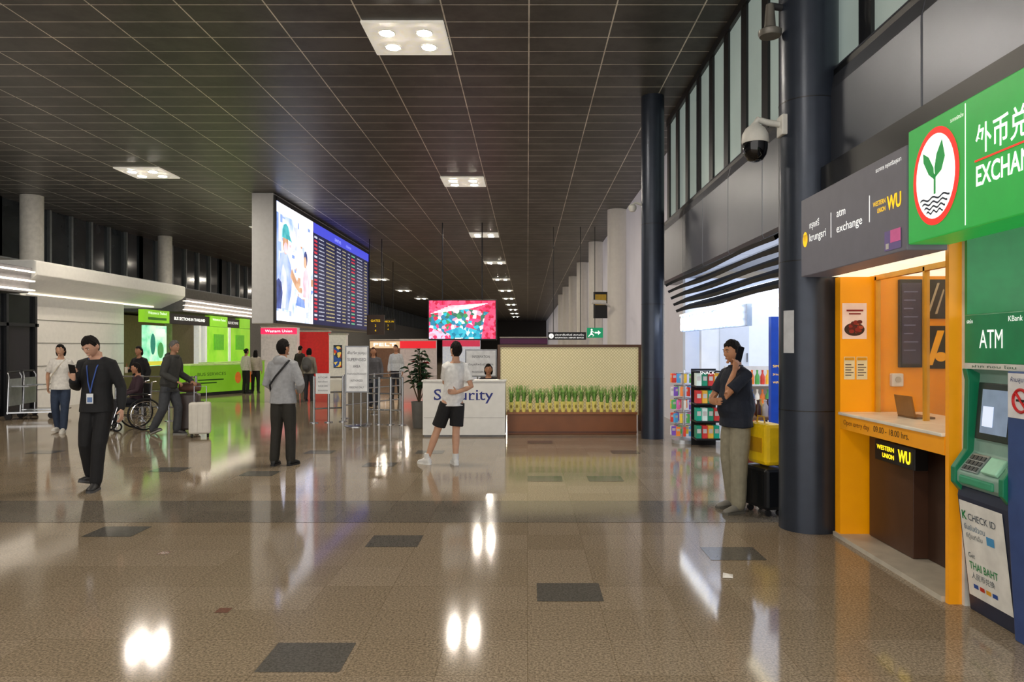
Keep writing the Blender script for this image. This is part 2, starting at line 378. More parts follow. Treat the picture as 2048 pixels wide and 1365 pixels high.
MB().disc(F,u,v,.235,.275,.003,0,40).disc(F,u,v,.198,.238,.005,1,40).build('ring',[E('#d8281c',.9),E('#f6f6f2',.9)],t)
mb=MB();g2=E('#14803a',.8)
mb.poly(F,[(u-.008,v-.10),(u+.012,v-.10),(u+.012,v+.0),(u-.008,v+.02)],.007)
mb.poly(F,[(u,v-.02),(u-.06,v+.02),(u-.115,v+.10),(u-.12,v+.155),(u-.06,v+.12),(u-.01,v+.05)],.007)
mb.poly(F,[(u+.005,v-.01),(u+.07,v+.02),(u+.105,v+.09),(u+.075,v+.19),(u+.02,v+.12),(u+.0,v+.05)],.007)
mb.build('leaf',g2,t)
mb=MB()
for k in range(4):
    pts=[];b=v-.115-k*.026
    w=.15-.022*k
    for i in range(17):pts.append((u-w+2*w*i/16,b+.008*math.sin(i*1.1)))
    mb.poly(F,pts+[(a,c-.011) for a,c in pts[::-1]],.007)
mb.build('wave',M('#20304a',.5),t)
MB().q(F,-3.885,-3.877,2.24,2.88).build('divider',wt,t)
T('外币兑换',F,-3.795,2.595,.112,wt,t,w=.54,bold=.012);T('EXCHANGE',F,-3.79,2.425,.098,wt,t,w=.55,bold=.02)
MB().q(F,-3.80,-3.22,2.548,2.558).build('underline',E('#d8281c',.9),t)
T('ธนาคารกสิกรไทย',F,-4.02,2.82,.02,wt,t,w=.12)
# ---------------------------------------------------------------- orange booth
org=M('#f8a400',.35,0,.12,.04);org2=M('#f2a010',.4,0,.12,.04)  # slight glow in the orange stands in for booth lighting
t=thing('exchange_booth','orange walled currency exchange booth with glazed window','booth',(2.9,5.4,0))
MB().box(2.62,2.91,6.2,6.3,.0,2.19).build('end_wall',org,t)
MB().box(3.7,3.76,4.65,6.3,.05,2.4).build('back_wall',M('#f6a400',.4,0,.08,.04),t)  # back and side walls carry a glow so they look lit
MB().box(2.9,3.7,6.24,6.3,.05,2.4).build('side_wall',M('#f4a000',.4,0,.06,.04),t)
MB().box(2.56,3.7,4.65,6.3,2.2,2.24).build('soffit',M('#fff2d8',.5,0,1.0),t)  # glow put into the soffit to light the booth
for y in(4.66,5.42,6.17):MB().box(2.9,2.94,y-.012,y+.012,1.06,2.19).build('window_post',M('#d8a030',.35,.3),t)
MB().box(2.9,2.94,4.65,6.2,2.16,2.2).build('window_head',M('#d8a030',.35,.3),t)
MB().box(2.915,2.92,4.66,6.17,1.06,2.16).build('glass',M('#e8f0e8',.03,0,0,.02,alpha=.04),t)
MB().box(2.6,3.3,4.65,6.2,1.035,1.06).build('counter_top',M('#efe9da',.3),t,bevel=.006)
MB().box(2.62,2.66,4.65,6.2,.92,1.035).build('counter_fascia',org2,t)
T('Open every day',FR(2.62),-6.13,.962,.04,M('#7a4a10',.5),t,w=.46);T('09.00 - 18.00 hrs.',FR(2.62),-5.6,.962,.045,M('#3a2a18',.5),t,w=.52)
brn=M('#4a3022',.45,var=.08)
MB().box(2.84,3.4,5.45,6.15,.04,.94).build('base_cabinet',brn,t,bevel=.005)
MB().box(2.6,3.7,4.65,6.3,0,.035).build('plinth',M('#c4bdae',.4),t)
MB().box(2.95,2.98,4.65,5.45,.04,.92).build('lower_panel',M('#3e281c',.5),t)
t2=thing('light_box_sign','small black light box with yellow letters under the booth counter','sign',(2.76,5.5,.71))
MB().box(2.74,2.84,5.24,5.84,.72,.88).build('housing',black,t2,bevel=.006)
F2=FR(2.74);yb=E('#ffd820',1.6)
T('WESTERN',F2,-5.80,.81,.033,yb,t2,w=.27,bold=.02);T('UNION',F2,-5.71,.755,.033,yb,t2,w=.18,bold=.02);T('WU',F2,-5.47,.76,.082,yb,t2,w=.18,bold=.04)
t=thing('wall_monitor','tall dark wall monitor behind the booth glass','monitor',(3.215,6.2,1.43))
MB().box(3.12,3.31,6.2,6.24,1.43,2.17).build('case',M('#14161c',.3),t,bevel=.006);MB().q(FB(6.2),3.135,3.295,1.46,2.14,.003).build('display',M('#30324a',.2,0,.15),t)
mb=MB()
for k in range(8):mb.q(FB(6.2),3.15,3.27-.02*(k%3),2.06-.07*k,2.07-.07*k,.006)
mb.build('list_text',M('#5a6080',.4,0,.15),t)
t=thing('picture','black and yellow poster behind the booth glass, right of the monitor','poster',(3.44,6.22,1.42))
MB().box(3.335,3.55,6.215,6.24,1.42,1.78).build('board',black,t);MB().poly(FB(6.215),[(3.35,1.45),(3.4,1.45),(3.5,1.74),(3.44,1.74)]).disc(FB(6.215),3.47,1.52,.05,.04,.005).build('streak',M('#e0a010',.4,0,.2),t)
t=thing('picture','dark square display with pale streaks behind the booth glass, above the yellow poster','poster',(3.44,6.22,1.84))
MB().box(3.335,3.55,6.215,6.24,1.84,2.17).build('board',M('#16140f',.4),t);MB().poly(FB(6.215),[(3.36,1.9),(3.38,1.9),(3.46,2.14),(3.44,2.14)]).poly(FB(6.215),[(3.42,1.88),(3.44,1.88),(3.5,2.08),(3.49,2.09)]).build('streak',M('#b0a890',.4),t)
F3=FB(6.2)
t=thing('poster','poster of red brown food on the orange end wall','poster',(2.73,6.19,1.67))
MB().q(F3,2.635,2.84,1.67,1.97,.004).build('sheet',mottle(['#e8c8b8','#f4e0d4'],6,.12),t)
rp=random.Random(3);mb=MB().disc(F3,2.737,1.75,.085,.055,.005,3)
for k in range(16):mb.disc(F3,2.737+rp.uniform(-.06,.06),1.765+rp.uniform(-.035,.05),rp.uniform(.014,.024),rp.uniform(.012,.02),.0055+.0001*k,k%3,10)
mb.build('picture',[M('#8a2418',.5,0,.1),M('#a84a28',.5,0,.1),M('#5c1810',.5,0,.1),M('#3a2418',.5)],t)
MB().q(F3,2.67,2.81,1.90,1.915,.007).q(F3,2.69,2.79,1.875,1.885,.007).build('print',M('#8a2020',.5),t)
for i,(a,l) in enumerate(((2.65,'yellow and white notice on the orange end wall, left one of a pair'),(2.755,'yellow and white notice on the orange end wall, right one of a pair'))):
    t=thing('notice',l,'notice',(a+.04,6.19,1.33),group='paired notices')
    MB().q(F3,a,a+.09,1.33,1.52,.004).build('sheet',M('#efe3b8',.5),t)
    mb=MB().q(F3,a+.005,a+.085,1.49,1.515,.006)
    for k in range(5):mb.q(F3,a+.01,a+.06+.02*(k%2),1.45-.022*k,1.458-.022*k,.006,1)
    mb.build('print',[M('#e0a018',.5),M('#6a5a50',.5)],t)
t=thing('laptop','small brown laptop standing open on the booth counter','laptop',(3.0,5.6,1.06))
MB().box(2.9,3.06,5.55,5.8,1.06,1.075).build('keyboard_base',M('#6a4a28',.4),t,bevel=.003)
MB().prism(FXZ,[(2.9,1.075),(2.915,1.075),(2.885,1.23),(2.872,1.23)],5.55,5.8).build('lid',M('#8a6030',.4),t)
t=thing('intercom','white intercom box on the orange booth wall','intercom',(3.1,6.22,1.27))
MB().box(3.05,3.15,6.19,6.24,1.27,1.38).build('case',white,t,bevel=.01);MB().lathe((3.1,6.19,1.33),[(.025,0),(.025,.006)],16,axis=(0,-1,0)).build('speaker',offw,t)
tag(MB().box(2.75,2.8,4.7,4.8,2.06,2.2).build('alarm_box',M('#c02418',.4,0,.2),bevel=.006),'small red box under the booth soffit','alarm box')
t=thing('partition','white and orange dividing post beside the green cash machine','partition',(2.7,4.6,0))
MB().box(2.62,2.7,4.6,4.64,0,2.9).build('edge_strip',org2,t);MB().box(2.7,3.6,4.57,4.63,0,2.9).build('panel',M('#dcdcd6',.4),t)
MB().box(2.7,3.6,4.545,4.57,0.9,2.9).build('green_panel',M('#128a4c',.35,0,.15),t)
# ---------------------------------------------------------------- cash machine
t=thing('cash_machine','green and navy cash machine with poster on its lower front','cash machine',(2.9,4.2,0))
def pr(name,pts,y0,y1,m,bev=.006): return MB().prism(FXZ,pts,y0,y1).build(name,m,t,bevel=bev)
navy=M('#272f45',.4);gryg=M('#88a89c',.35,.1,.04);grn=M('#17805a',.35,var=.05)
YA=4.05
pr('base',[(2.71,0),(2.63,.70),(2.64,.76),(3.2,.76),(3.2,0)],YA,4.53,navy)
pr('fascia_shell',[(2.64,.76),(2.61,.79),(2.61,.85),(2.71,.97),(2.75,1.44),(2.69,1.47),(3.2,1.47),(3.2,.76)],YA,4.52,gryg)
for y0,y1 in((4.495,4.54),(YA-.01,YA+.03)):
    pr('cheek',[(2.645,.72),(2.595,.78),(2.595,.87),(2.67,.98),(2.68,1.40),(2.665,1.47),(3.2,1.47),(3.2,.72)],y0,y1,grn,.004)
pr('side_surround',[(2.66,0),(2.62,.7),(2.62,1.47),(3.2,1.47),(3.2,0)],3.4,YA-.01,M('#3b5590',.35,.2,0,.1))
MB().box(2.68,3.2,3.4,4.54,1.505,1.80).build('header',M('#117a4a',.35,0,.18),t,bevel=.008)
MB().box(2.67,2.70,3.4,4.52,1.47,1.505).build('header_strip',white,t)
F=FR(2.68)
T('ATM',F,-4.385,1.595,.108,E('#f0f0ec',.8),t,w=.215);T('KBank',F,-4.12,1.745,.03,E('#f0f0ec',.8),t,w=.12);T('กสิกรไทย',F,-4.51,1.745,.02,wt,t,w=.06)
T('ฝาก ถอน โอน',FR(2.67),-4.44,1.48,.014,M('#1a5a40',.5),t,w=.4)
slv=(V((2.63,0,.70))-V((2.71,0,0))).normalized()
FS=(V((2.71,0,0)),V((0,-1,0)),slv,V((0,-1,0)).cross(slv))
MB().q(FS,-4.51,-4.1,.1,.68,.004).build('poster',M('#e8e8e4',.5),t)
T('K',FS,-4.49,.57,.05,M('#148a4a',.5),t,d=.007,bold=.02);T('CHECK ID',FS,-4.43,.572,.04,M('#3a4a5a',.5),t,w=.26,d=.007)
T('ยืนยันตัวตน',FS,-4.48,.51,.03,M('#3a6a8a',.5),t,w=.2,d=.007);T('ที่ตู้เอทีเอ็ม',FS,-4.47,.46,.025,M('#50606a',.5),t,w=.16,d=.007)
MB().q(FS,-4.27,-4.2,.46,.51,.007).build('card_icon',M('#4a9ad0',.5),t)
T('Get',FS,-4.47,.34,.03,M('#5a6a70',.5),t,d=.007);T('THAI BAHT',FS,-4.47,.27,.045,M('#148a4a',.5),t,w=.27,d=.007,bold=.01)
T('人民币兑换',FS,-4.46,.215,.03,M('#50606a',.5),t,w=.22,d=.007)
mb=MB()
for i in range(4):mb.q(FS,-4.45+i*.06,-4.405+i*.06,.155,.18,.007,i%3)
mb.build('card_marks',[M('#1a4a9a',.5),M('#c83020',.5),M('#e0a020',.5)],t)
sv=V((.04,0,.47)).normalized();FSC=(V((2.71,0,.97)),V((0,-1,0)),sv,V((0,-1,0)).cross(sv))
MB().fb(FSC,-4.47,-4.12,.08,.42,-.01,.02).build('screen',M('#26302e',.25),t,bevel=.006)
MB().q(FSC,-4.42,-4.17,.12,.38,.022).build('screen_display',M('#7888a0',.15,0,.5),t)
MB().q(FSC,-4.40,-4.3,.16,.28,.024).build('screen_window',E('#c8d4e8',.8),t)
kv=V((.10,0,.12)).normalized();FK=(V((2.61,0,.85)),V((0,-1,0)),kv,V((0,-1,0)).cross(kv))
MB().fb(FK,-4.46,-4.30,.01,.14,0,.012).build('keypad',M('#9aa4a4',.3,.7),t,bevel=.003)
mb=MB()
for i in range(4):
    for j in range(3):mb.fb(FK,-4.45+i*.037,-4.425+i*.037,.02+j*.038,.048+j*.038,.012,.018)
mb.build('keys',M('#3a4040',.4),t)
MB().fb(FK,-4.26,-4.12,.02,.13,0,.03).build('card_slot',M('#a8e0c4',.3),t,bevel=.008)
MB().box(2.595,2.62,4.14,4.46,.785,.835).build('cash_slot',M('#3a9a74',.3),t,bevel=.01)
F=FR(2.62)
t2=thing('no_smoking_sign','white sign with a red no smoking symbol on the cash machine side','sign',(2.62,3.92,1.24))
MB().q(F,-4.03,-3.80,1.22,1.46,.004).build('sheet',M('#e4e4e8',.4),t2)
MB().ring((2.612,3.92,1.315),.06,(1,0,0),.008,28,6).tube([(2.612,3.962,1.358),(2.612,3.878,1.272)],.007,6).build('prohibition_ring',M('#c81e22',.4),t2)
MB().box(2.61,2.615,3.88,3.955,1.31,1.322).build('cigarette',M('#202020',.5),t2)
T('ห้ามสูบบุหรี่',F,-3.92,1.415,.022,M('#203a80',.5),t2,al='C',d=.006,w=.17)
# ---------------------------------------------------------------- shutters + souvenir shop
mb=MB()
for k in range(5):
    z=2.76-.11*k;xo=2.36+.045*k
    for a in range(10):
        y0=7.1+a*.56;y1=y0+.56;s0=.05*math.sin(a*.9);s1=.05*math.sin((a+1)*.9)
        mb.add([(xo,y0,z-.09+s0*.3),(xo+.24,y0,z+.03),(xo,y1,z-.09+s1*.3),(xo+.24,y1,z+.03),(xo+.02,y0,z-.13+s0*.3),(xo+.02,y1,z-.13+s1*.3)],[(0,1,3,2),(0,2,5,4),(1,4,5,3)])
tag(mb.build('folded_awning',M('#1e2026',.55,.2)),'dark metal louvred awning above the souvenir shop entrance','awning')
t=thing('shop_sign','row of glowing white letters over the souvenir shop','sign',(2.65,10.8,1.86))
MB().box(2.64,2.7,8.9,12.75,1.86,2.13).build('board',M('#8fa4c8',.4,0,.3),t)
T('SOUVENIR STORE',FR(2.63),-12.6,1.89,.2,E('#f4f8ff',5),t,w=3.5,bold=.06,d=.03)
MB().box(2.62,2.72,7.0,12.75,2.13,2.16).build('light_strip',E('#fff4d8',4),t)
struct(MB().box(2.8,6.3,6.8,12.9,2.3,2.36).build('trim_5',M('#e4ecff',.5,0,2.0,.02),origin=False))  # shop ceiling made to glow, lighting the interior
struct(MB().box(2.75,6.3,12.9,13.1,0,2.8).build('wall_shop_far',M('#d4def0',.5,0,.2,.02),origin=False))  # wall glow stands in for shop lighting
struct(MB().box(2.9,6.3,6.6,6.75,0,3).build('wall_shop_near',dark,origin=False))
t=thing('advert_panel','tall blue illuminated panel beside the near dark column','panel',(3.2,9.2,0))
MB().box(3.03,3.5,9.2,9.3,.6,1.98).build('panel',M('#1d3f9a',.3,0,.45),t);MB().box(3.03,3.5,9.18,9.32,0,.6).build('base',dark,t)
for k,(s,h) in enumerate((('SIM',.03),('24 hrs',.025),('WiFi',.025))):T(s,FB(9.2),3.05,1.35-.1*k,h,yl,t,w=.07)
t=thing('display_cabinet','white shop cabinet wall behind the man on the phone','cabinet',(3.3,12.6,0))
MB().box(2.95,4.6,12.55,12.7,0,2.28).build('panel',M('#dfe4ea',.5,0,.2,.02),t)  # glow in the cabinet panels adds to the lit interior
MB().box(3.25,3.75,12.52,12.55,.9,2.0).build('door',M('#ccd2da',.5,0,.12,.02),t,bevel=.01);MB().box(3.7,3.72,12.49,12.52,1.35,1.5).build('handle',steel,t)
t=thing('display_rack','slim spinner rack of bright keyrings at the shop entrance','display rack',(2.62,12.4,0))
MB().lathe((2.62,12.4,0),[(.2,0),(.2,.06),(.05,.08),(.025,.1),(.025,1.2),(.01,1.22)],20).build('stand',M('#c8ccd0',.3,.5),t,smooth=True)
for z in (.3,.52,.74,.96,1.16):MB().ring((2.62,12.4,z),.16,(0,0,1),.008,24,6).build('hoop',steel,t)
pc=['#e0483a','#4aa0d8','#e8c23a','#58b868','#d868a8','#e8e4e0','#7a58c0','#f08a3a']
items={}
def pack(hexc):
    return MB().box(-.032,.032,-.02,.02,0,.15).box(-.026,.026,-.022,.022,.08,.12,1)
for i,z in enumerate((.13,.35,.57,.79,1.01)):
    for k in range(11):
        a=k*.571+i*.3;h=pc[(i*3+k)%8];p=(2.62+.19*math.cos(a),12.4+.19*math.sin(a),z)
        if h in items: dup(items[h],p,a)
        else:
            o=pack(h).build('keyring_pack',[M(h,.4,0,.22),white],origin=False);o.location=p;items[h]=tag(o,'small bright keyring pack hanging on the spinner rack','keyring','keyrings on the spinner rack')
t=thing('shelf_unit','black shelf unit of green packets behind the spinner rack','shelf unit',(2.85,11.85,0))
MB().box(2.68,3.08,12.1,12.14,0,1.25).build('back_panel',M('#15171a',.4),t)
for z in (.12,.4,.68,.96,1.2):MB().box(2.68,3.08,11.75,12.1,z,z+.025).build('shelf',M('#1d2024',.4),t)
T('SNACK',FB(11.75),2.74,1.17,.05,wt,t)
src={}
gc=['#1f8a6a','#16a085','#c83a3a','#d8e8e0','#e0b040']
for i,z in enumerate((.146,.426,.706,.986)):
    for k in range(4):
        h=gc[(i+k*2)%5];p=(2.735+k*.095,11.88,z)
        if h in src:dup(src[h],p)
        else:
            o=MB().box(-.04,.04,-.08,.08,0,.2).box(-.03,.03,-.083,-.08,.08,.15,1).build('packet',[M(h,.4,0,.2),white],origin=False);o.location=p
            src[h]=tag(o,'bright packet standing on the black shop shelf unit','packet','packets on the black shelf unit')
t=thing('shelf_unit','white shelf unit of bottles standing inside the shop','shelf unit',(3.35,11.4,0))
MB().box(3.12,4.05,11.72,11.75,0,1.3).build('back_panel',white,t)
for z in (.1,.4,.7,1.0):MB().box(3.12,4.05,11.4,11.72,z,z+.025).build('shelf',white,t)
bs={}
for i,z in enumerate((.126,.426,.726,1.026)):
    for k in range(11):
        h=['#c83a2a','#e8b83a','#3a6ab8','#e8e0d0','#d8702a','#4a9a4a'][(i*2+k)%6];p=(3.16+k*.082,11.5,z)
        if h in bs:dup(bs[h],p)
        else:
            o=MB().lathe((0,0,0),[(.034,0),(.036,.01),(.036,.12),(.014,.17),(.014,.2),(.017,.2),(.017,.22)],12).build('bottle',M(h,.3,0,.2),origin=False,smooth=True);o.location=p
            bs[h]=tag(o,'bright bottle on the white shop shelf unit','bottle','bottles on the white shelf unit')
t=thing('shop_table','low table of souvenirs behind the man on the phone','table',(3.05,9.8,0))
MB().box(2.75,3.35,9.5,10.3,.66,.7).build('top',M('#8a6a4a',.5),t)
for sx in(2.8,3.3):
    for sy in(9.55,10.25):MB().box(sx-.02,sx+.02,sy-.02,sy+.02,0,.66).build('leg',dark,t)
js={}
for k in range(12):
    h=['#8a2a2a','#c8a040','#4a2a1a','#d8d0c0'][k%4];p=(2.82+.09*(k%6),9.62+.2*(k//6),.7)
    if h in js:dup(js[h],p);continue
    o=MB().lathe((0,0,0),[(.035,0),(.04,.02),(.04,.13),(.018,.17),(.018,.2),(.022,.2),(.022,.215)],14).build('souvenir_jar',M(h,.3),origin=False,smooth=True)
    o.location=p;js[h]=tag(o,'small souvenir jar on the shop table','jar','jars on the souvenir table')
for k,(x,z,l) in enumerate(((2.8,0,'red cardboard box on the floor under the souvenir table'),(2.8,.26,'red cardboard box stacked on another under the souvenir table'))):
    t=thing('cardboard_box',l,'box',(x,9.6,z));MB().box(x-.16,x+.16,9.57,9.9,z,z+.25).build('carton',M('#8a3a30',.6),t,bevel=.004);MB().box(x-.161,x+.161,9.7,9.76,z+.005,z+.252).build('tape',M('#c8a878',.5),t)
# ---------------------------------------------------------------- cameras on columns
t=thing('security_camera','white dome camera on a bracket on the near dark column','camera',(2.0,6.5,3.3))
cx,cy=2.0,6.5
MB().tube([(2.27,6.53,3.56),(2.12,6.52,3.58),(2.02,6.5,3.6),(2.0,6.5,3.56)],.028,12).build('bracket',white,t,smooth=True)
MB().box(2.22,2.29,6.45,6.6,3.46,3.64).build('mount',white,t,bevel=.01)
MB().lathe((cx,cy,3.39),[(.112,0),(.118,.02),(.112,.08),(.085,.13),(.04,.165),(.03,.18)],32).build('housing',white,t,smooth=True)
MB().lathe((cx,cy,3.39),[(.108,0),(.106,-.05),(.095,-.1),(.065,-.145),(.03,-.16),(.005,-.162)],32).build('dome',M('#08080a',.08),t,smooth=True)
t=thing('security_camera','round ceiling style camera high on the near dark column','camera',(2.13,6.5,4.33))
MB().lathe((2.13,6.5,4.33),[(.09,0),(.1,.02),(.1,.05),(.05,.08),(.035,.28)],28).build('body',M('#77736c',.4,.3),t,smooth=True)
MB().tube([(2.13,6.5,4.6),(2.26,6.54,4.6)],.03,10).build('bracket',M('#3a3a3c',.4),t,smooth=True)
t=thing('security_camera','small pale camera on the far dark column by the planter','camera',(1.86,12.95,4.0))
MB().tube([(2.02,13,4.1),(1.9,13,4.14),(1.84,12.98,4.1)],.02,8).build('bracket',white,t,smooth=True)
MB().lathe((1.84,12.98,3.98),[(.04,0),(.07,.04),(.07,.1),(.03,.13)],20).build('body',white,t,smooth=True)
t=thing('security_camera','white bullet camera beyond the cream column','camera',(2.5,23,3.0))
MB().tube([(2.45,23.2,3.0),(2.0,23.1,3.02)],.07,12).build('body',white,t,smooth=True);MB().tube([(2.4,23.2,3.0),(2.6,23.5,2.9)],.03,8).build('bracket',white,t)
t=thing('notice','white paper notice taped to the near dark column','notice',(2.3,6.38,1.6))
mb=MB();n=6
for i in range(n):
    pts=[]
    for j in(0,1):
        a=R(196)+R(26)*(i+j)/n;pts.append((2.49+.254*math.cos(a),6.56+.254*math.sin(a)))
    mb.add([(pts[0][0],pts[0][1],1.55),(pts[1][0],pts[1][1],1.55),(pts[1][0],pts[1][1],1.92),(pts[0][0],pts[0][1],1.92)],[(0,1,2,3)])
mb.build('sheet',M('#c8ccd2',.5),t)
# ---------------------------------------------------------------- planter partition
def lattm():
    m=bpy.data.materials.new('lattice');m.use_nodes=True
    N=m.node_tree.nodes;L=m.node_tree.links;b=N['Principled BSDF']
    tc=N.new('ShaderNodeTexCoord');mp=N.new('ShaderNodeMapping');mp.inputs['Rotation'].default_value=(R(90),0,0)
    mp2=N.new('ShaderNodeMapping');mp2.inputs['Rotation'].default_value=(0,0,R(45))
    L.new(tc.outputs['Object'],mp.inputs['Vector']);L.new(mp.outputs['Vector'],mp2.inputs['Vector'])
    ck=N.new('ShaderNodeTexBrick');ck.offset=0;ck.inputs['Scale'].default_value=1;ck.inputs['Brick Width'].default_value=.042;ck.inputs['Row Height'].default_value=.042;ck.inputs['Mortar Size'].default_value=.005
    ck.inputs['Color1'].default_value=lin('#f4e8c0')+[1];ck.inputs['Color2'].default_value=lin('#eee2b8')+[1];ck.inputs['Mortar'].default_value=lin('#ccbe88')+[1]
    L.new(mp2.outputs['Vector'],ck.inputs['Vector']);L.new(ck.outputs['Color'],b.inputs['Base Color']);b.inputs['Roughness'].default_value=.55
    L.new(ck.outputs['Color'],b.inputs['Emission Color']);b.inputs['Emission Strength'].default_value=.1  # faint glow brightens the cream panel; no lamp behind it
    return m
t=thing('partition','cream lattice patterned partition in a brown frame behind the grasses','partition',(.8,14.2,0))
wood=M('#84502e',.4,var=.12,scale=3)
MB().box(-.52,2.12,14.15,14.2,.3,1.6).build('panel',lattm(),t)
fr=M('#5a3a24',.4)
MB().box(-.57,2.18,14.12,14.24,1.6,1.65).build('frame',fr,t);MB().box(-.57,-.52,14.12,14.24,0,1.6).build('frame',fr,t);MB().box(2.12,2.18,14.12,14.24,0,1.6).build('frame',fr,t)
t=thing('planter_box','long brown wooden planter at the foot of the partition','planter',(.9,13.8,0))
MB().box(-.37,2.0,13.55,14.1,0,.4).build('box',wood,t,bevel=.008)
MB().box(-.385,2.015,13.53,14.11,.37,.41).build('rim',M('#965e36',.35,var=.15),t,bevel=.006)
MB().box(-.372,2.002,13.54,13.56,.03,.06).build('moulding',M('#5c3420',.4),t)
def grass_pot():
    t=thing('potted_grass','long leaved grass in a pale yellow pot along the planter','potted plant',(0,0,0),0,'yellow pots on the planter')
    MB().lathe((0,0,0),[(.026,0),(.033,.02),(.042,.15),(.045,.16),(.045,.18),(.038,.18),(.034,.165)],16).build('pot',M('#dfd270',.45,0,.14),t,smooth=True,local=True)  # a little glow in the yellow makes the pot look brighter
    MB().disc((V((0,-.044,.1)),V((1,0,0)),UZ,V((0,-1,0))),0,0,.02,.032,.004).build('tag',M('#9a8a34',.5),t,local=True)
    mb=MB()
    for k in range(75):
        a=random.uniform(0,6.28);l=random.uniform(.13,.34);b=random.uniform(.04,.15);w=.0045
        d=V((math.cos(a)*.8,abs(math.sin(a)) if random.random()<.75 else math.sin(a)*.5,0));p=V((-d.y,d.x,0))*w;o=V((0,0,.165))+d*random.uniform(0,.03)
        pts=[o,o+d*b*.3+UZ*l*.6,o+d*b*.8+UZ*l*.92,o+d*b*1.5+UZ*l*.78]
        mb.add([pts[0]-p,pts[0]+p,pts[1]-p,pts[1]+p,pts[2]-p*.7,pts[2]+p*.7,pts[3]],[(0,1,3,2),(2,3,5,4),(4,5,6)])
    mb.build('foliage',M('#86b255',.5,0,.05,var=.5,scale=16),t,local=True)
    return t
g0=grass_pot();g0.location=(-.3,13.62,.41)
for k in range(1,20):
    o=dup(g0,(-.3+k*.118+random.uniform(-.012,.012),13.62+random.uniform(-.01,.01),.41),rot=random.uniform(-.35,.35));sc=random.uniform(.9,1.1);o.scale=(sc,sc,sc)
# ---------------------------------------------------------------- security desk
y=13.2
t=thing('reception_desk','white desk lettered in blue in front of the planter','desk',(-1.14,13.5,0))
dw=M('#e2e2de',.35,var=.03)
MB().box(-1.87,-.40,y,y+.05,.03,1.0).build('front_panel',dw,t,bevel=.004)
MB().box(-1.87,-1.82,y+.05,y+.6,.03,.98).build('side_panel',dw,t);MB().box(-.45,-.40,y+.05,y+.6,.03,.98).build('side_panel',dw,t)
MB().box(-1.89,-.38,y-.02,y+.3,.985,1.015).build('top',M('#e4e4e0',.3),t,bevel=.005)
MB().box(-1.85,-.42,y+.02,y+.05,0,.03).build('kick_strip',M('#77787a',.4),t)
F=FB(y);blue=M('#1c2c7c',.5)
T('Security',F,-1.14,.66,.19,blue,t,w=1.06,al='C',bold=.006)
u=-1.665
for q in ((u,u+.016,.66,.72),(u+.1,u+.116,.79,.85),(-1.015,-.95,.66,.672),(-.91,-.845,.66,.672),(-.82,-.755,.66,.672)):MB().q(F,*q).build('serif',blue,t)
MB().q(F,-1.85,-.42,.34,.346).build('joint_line',M('#a0a09c',.5),t)
# ---------------------------------------------------------------- barriers and stands
def barrier(label,p0,p1,n,h=.98,rails=(.3,.64,.96)):
    p0=V(p0+(0,));p1=V(p1+(0,))
    t=thing('barrier_rail',label,'barrier',p0)
    for k in range(n):
        p=p0.lerp(p1,k/(n-1))
        MB().lathe(p,[(.09,0),(.09,.015),(.025,.02),(.025,h),(.012,h+.012)],14).build('post',steel,t,smooth=True)
    for z in rails:MB().tube([p0+UZ*z,p1+UZ*z],.018,10).build('rail',steel,t,smooth=True)
    return t
barrier('steel barrier left of the supervised area sign',(X(628,15.6),15.6),(X(686,15.9),15.9),3)
barrier('steel barrier between the supervised area sign and the leafy plant',(X(735,15.4),15.4),(X(805,15.2),15.2),4)
barrier('steel barrier running away behind the supervised area sign',(X(690,16.6),16.6),(X(800,18.6),18.6),3)
barrier('steel barrier beside the wheelchair',(X(232,16.3),16.3),(X(392,15.9),15.9),4)
def stand(label,px,Y,w,z0,z1,lines,frame=True):
    x=X(px,Y);t=thing('sign_stand',label,'sign stand',(x,Y,0))
    if frame:
        MB().lathe((x,Y,0),[(.26,0),(.26,.015),(.22,.025),(.03,.03),(.03,.04)],24).build('base',steel,t,smooth=True)
        for s in(-1,1):MB().tube([(x+s*.08,Y,.03),(x+s*.08,Y,z0)],.016).build('post',steel,t)
    MB().box(x-w/2,x+w/2,Y-.02,Y+.02,z0,z1).build('frame',M('#8d9096',.35,.5),t,bevel=.005)
    MB().box(x-w/2+.03,x+w/2-.03,Y-.024,Y-.02,z0+.03,z1-.03).build('sheet',M('#e6e8ea',.5,0,.1),t)
    F=FB(Y-.024)
    n=len(lines);st=(z1-z0-.12)/n
    for i,(s,hh) in enumerate(lines):
        T(s,F,x,z1-.06-st*(i+.8),hh,M('#24283a',.5),t,w=min(w-.1,len(s)*hh*.62),al='C')
    return t
stand('standing grey framed sign for the supervised area',714,15.0,.48,.68,1.63,[('พื้นที่ควบคุม',.05),('SUPERVISED',.06),('AREA',.06),('ห้ามผ่านก่อนได้รับอนุญาต',.035),('AUTHORIZED',.04),('PERSONS ONLY',.04)])
x=X(647,15.6);t=thing('notice','small white notice hung on the steel barrier left of the sign','notice',(x,15.56,.62))
MB().box(x-.15,x+.15,15.55,15.57,.62,1.05).build('sheet',M('#dfe1e3',.5,0,.08),t)
F=FB(15.55)
for i,s in enumerate(('STOP','กรุณาเข้าแถว','QUEUE HERE','ขอบคุณ')):T(s,F,x,.95-.09*i,.03,M('#30384a',.5),t,w=.2,al='C')
stand('white information board behind the boy in black shorts',962,17.5,.75,.9,1.55,[('INFORMATION',.06),('ข้อมูลสำหรับผู้โดยสาร',.045),('PASSENGERS ONLY',.045)])
px,Y=838,14.6;x=X(px,Y)
t=thing('potted_plant','tall dark leaved plant in a grey pot by the desk','potted plant',(x,Y,0))
MB().lathe((x,Y,0),[(.1,0),(.12,.03),(.15,.5),(.16,.53),(.14,.53),(.13,.5)],24).build('pot',M('#6a6a68',.4),t,smooth=True)
mb=MB();lf=MB();fl=MB()
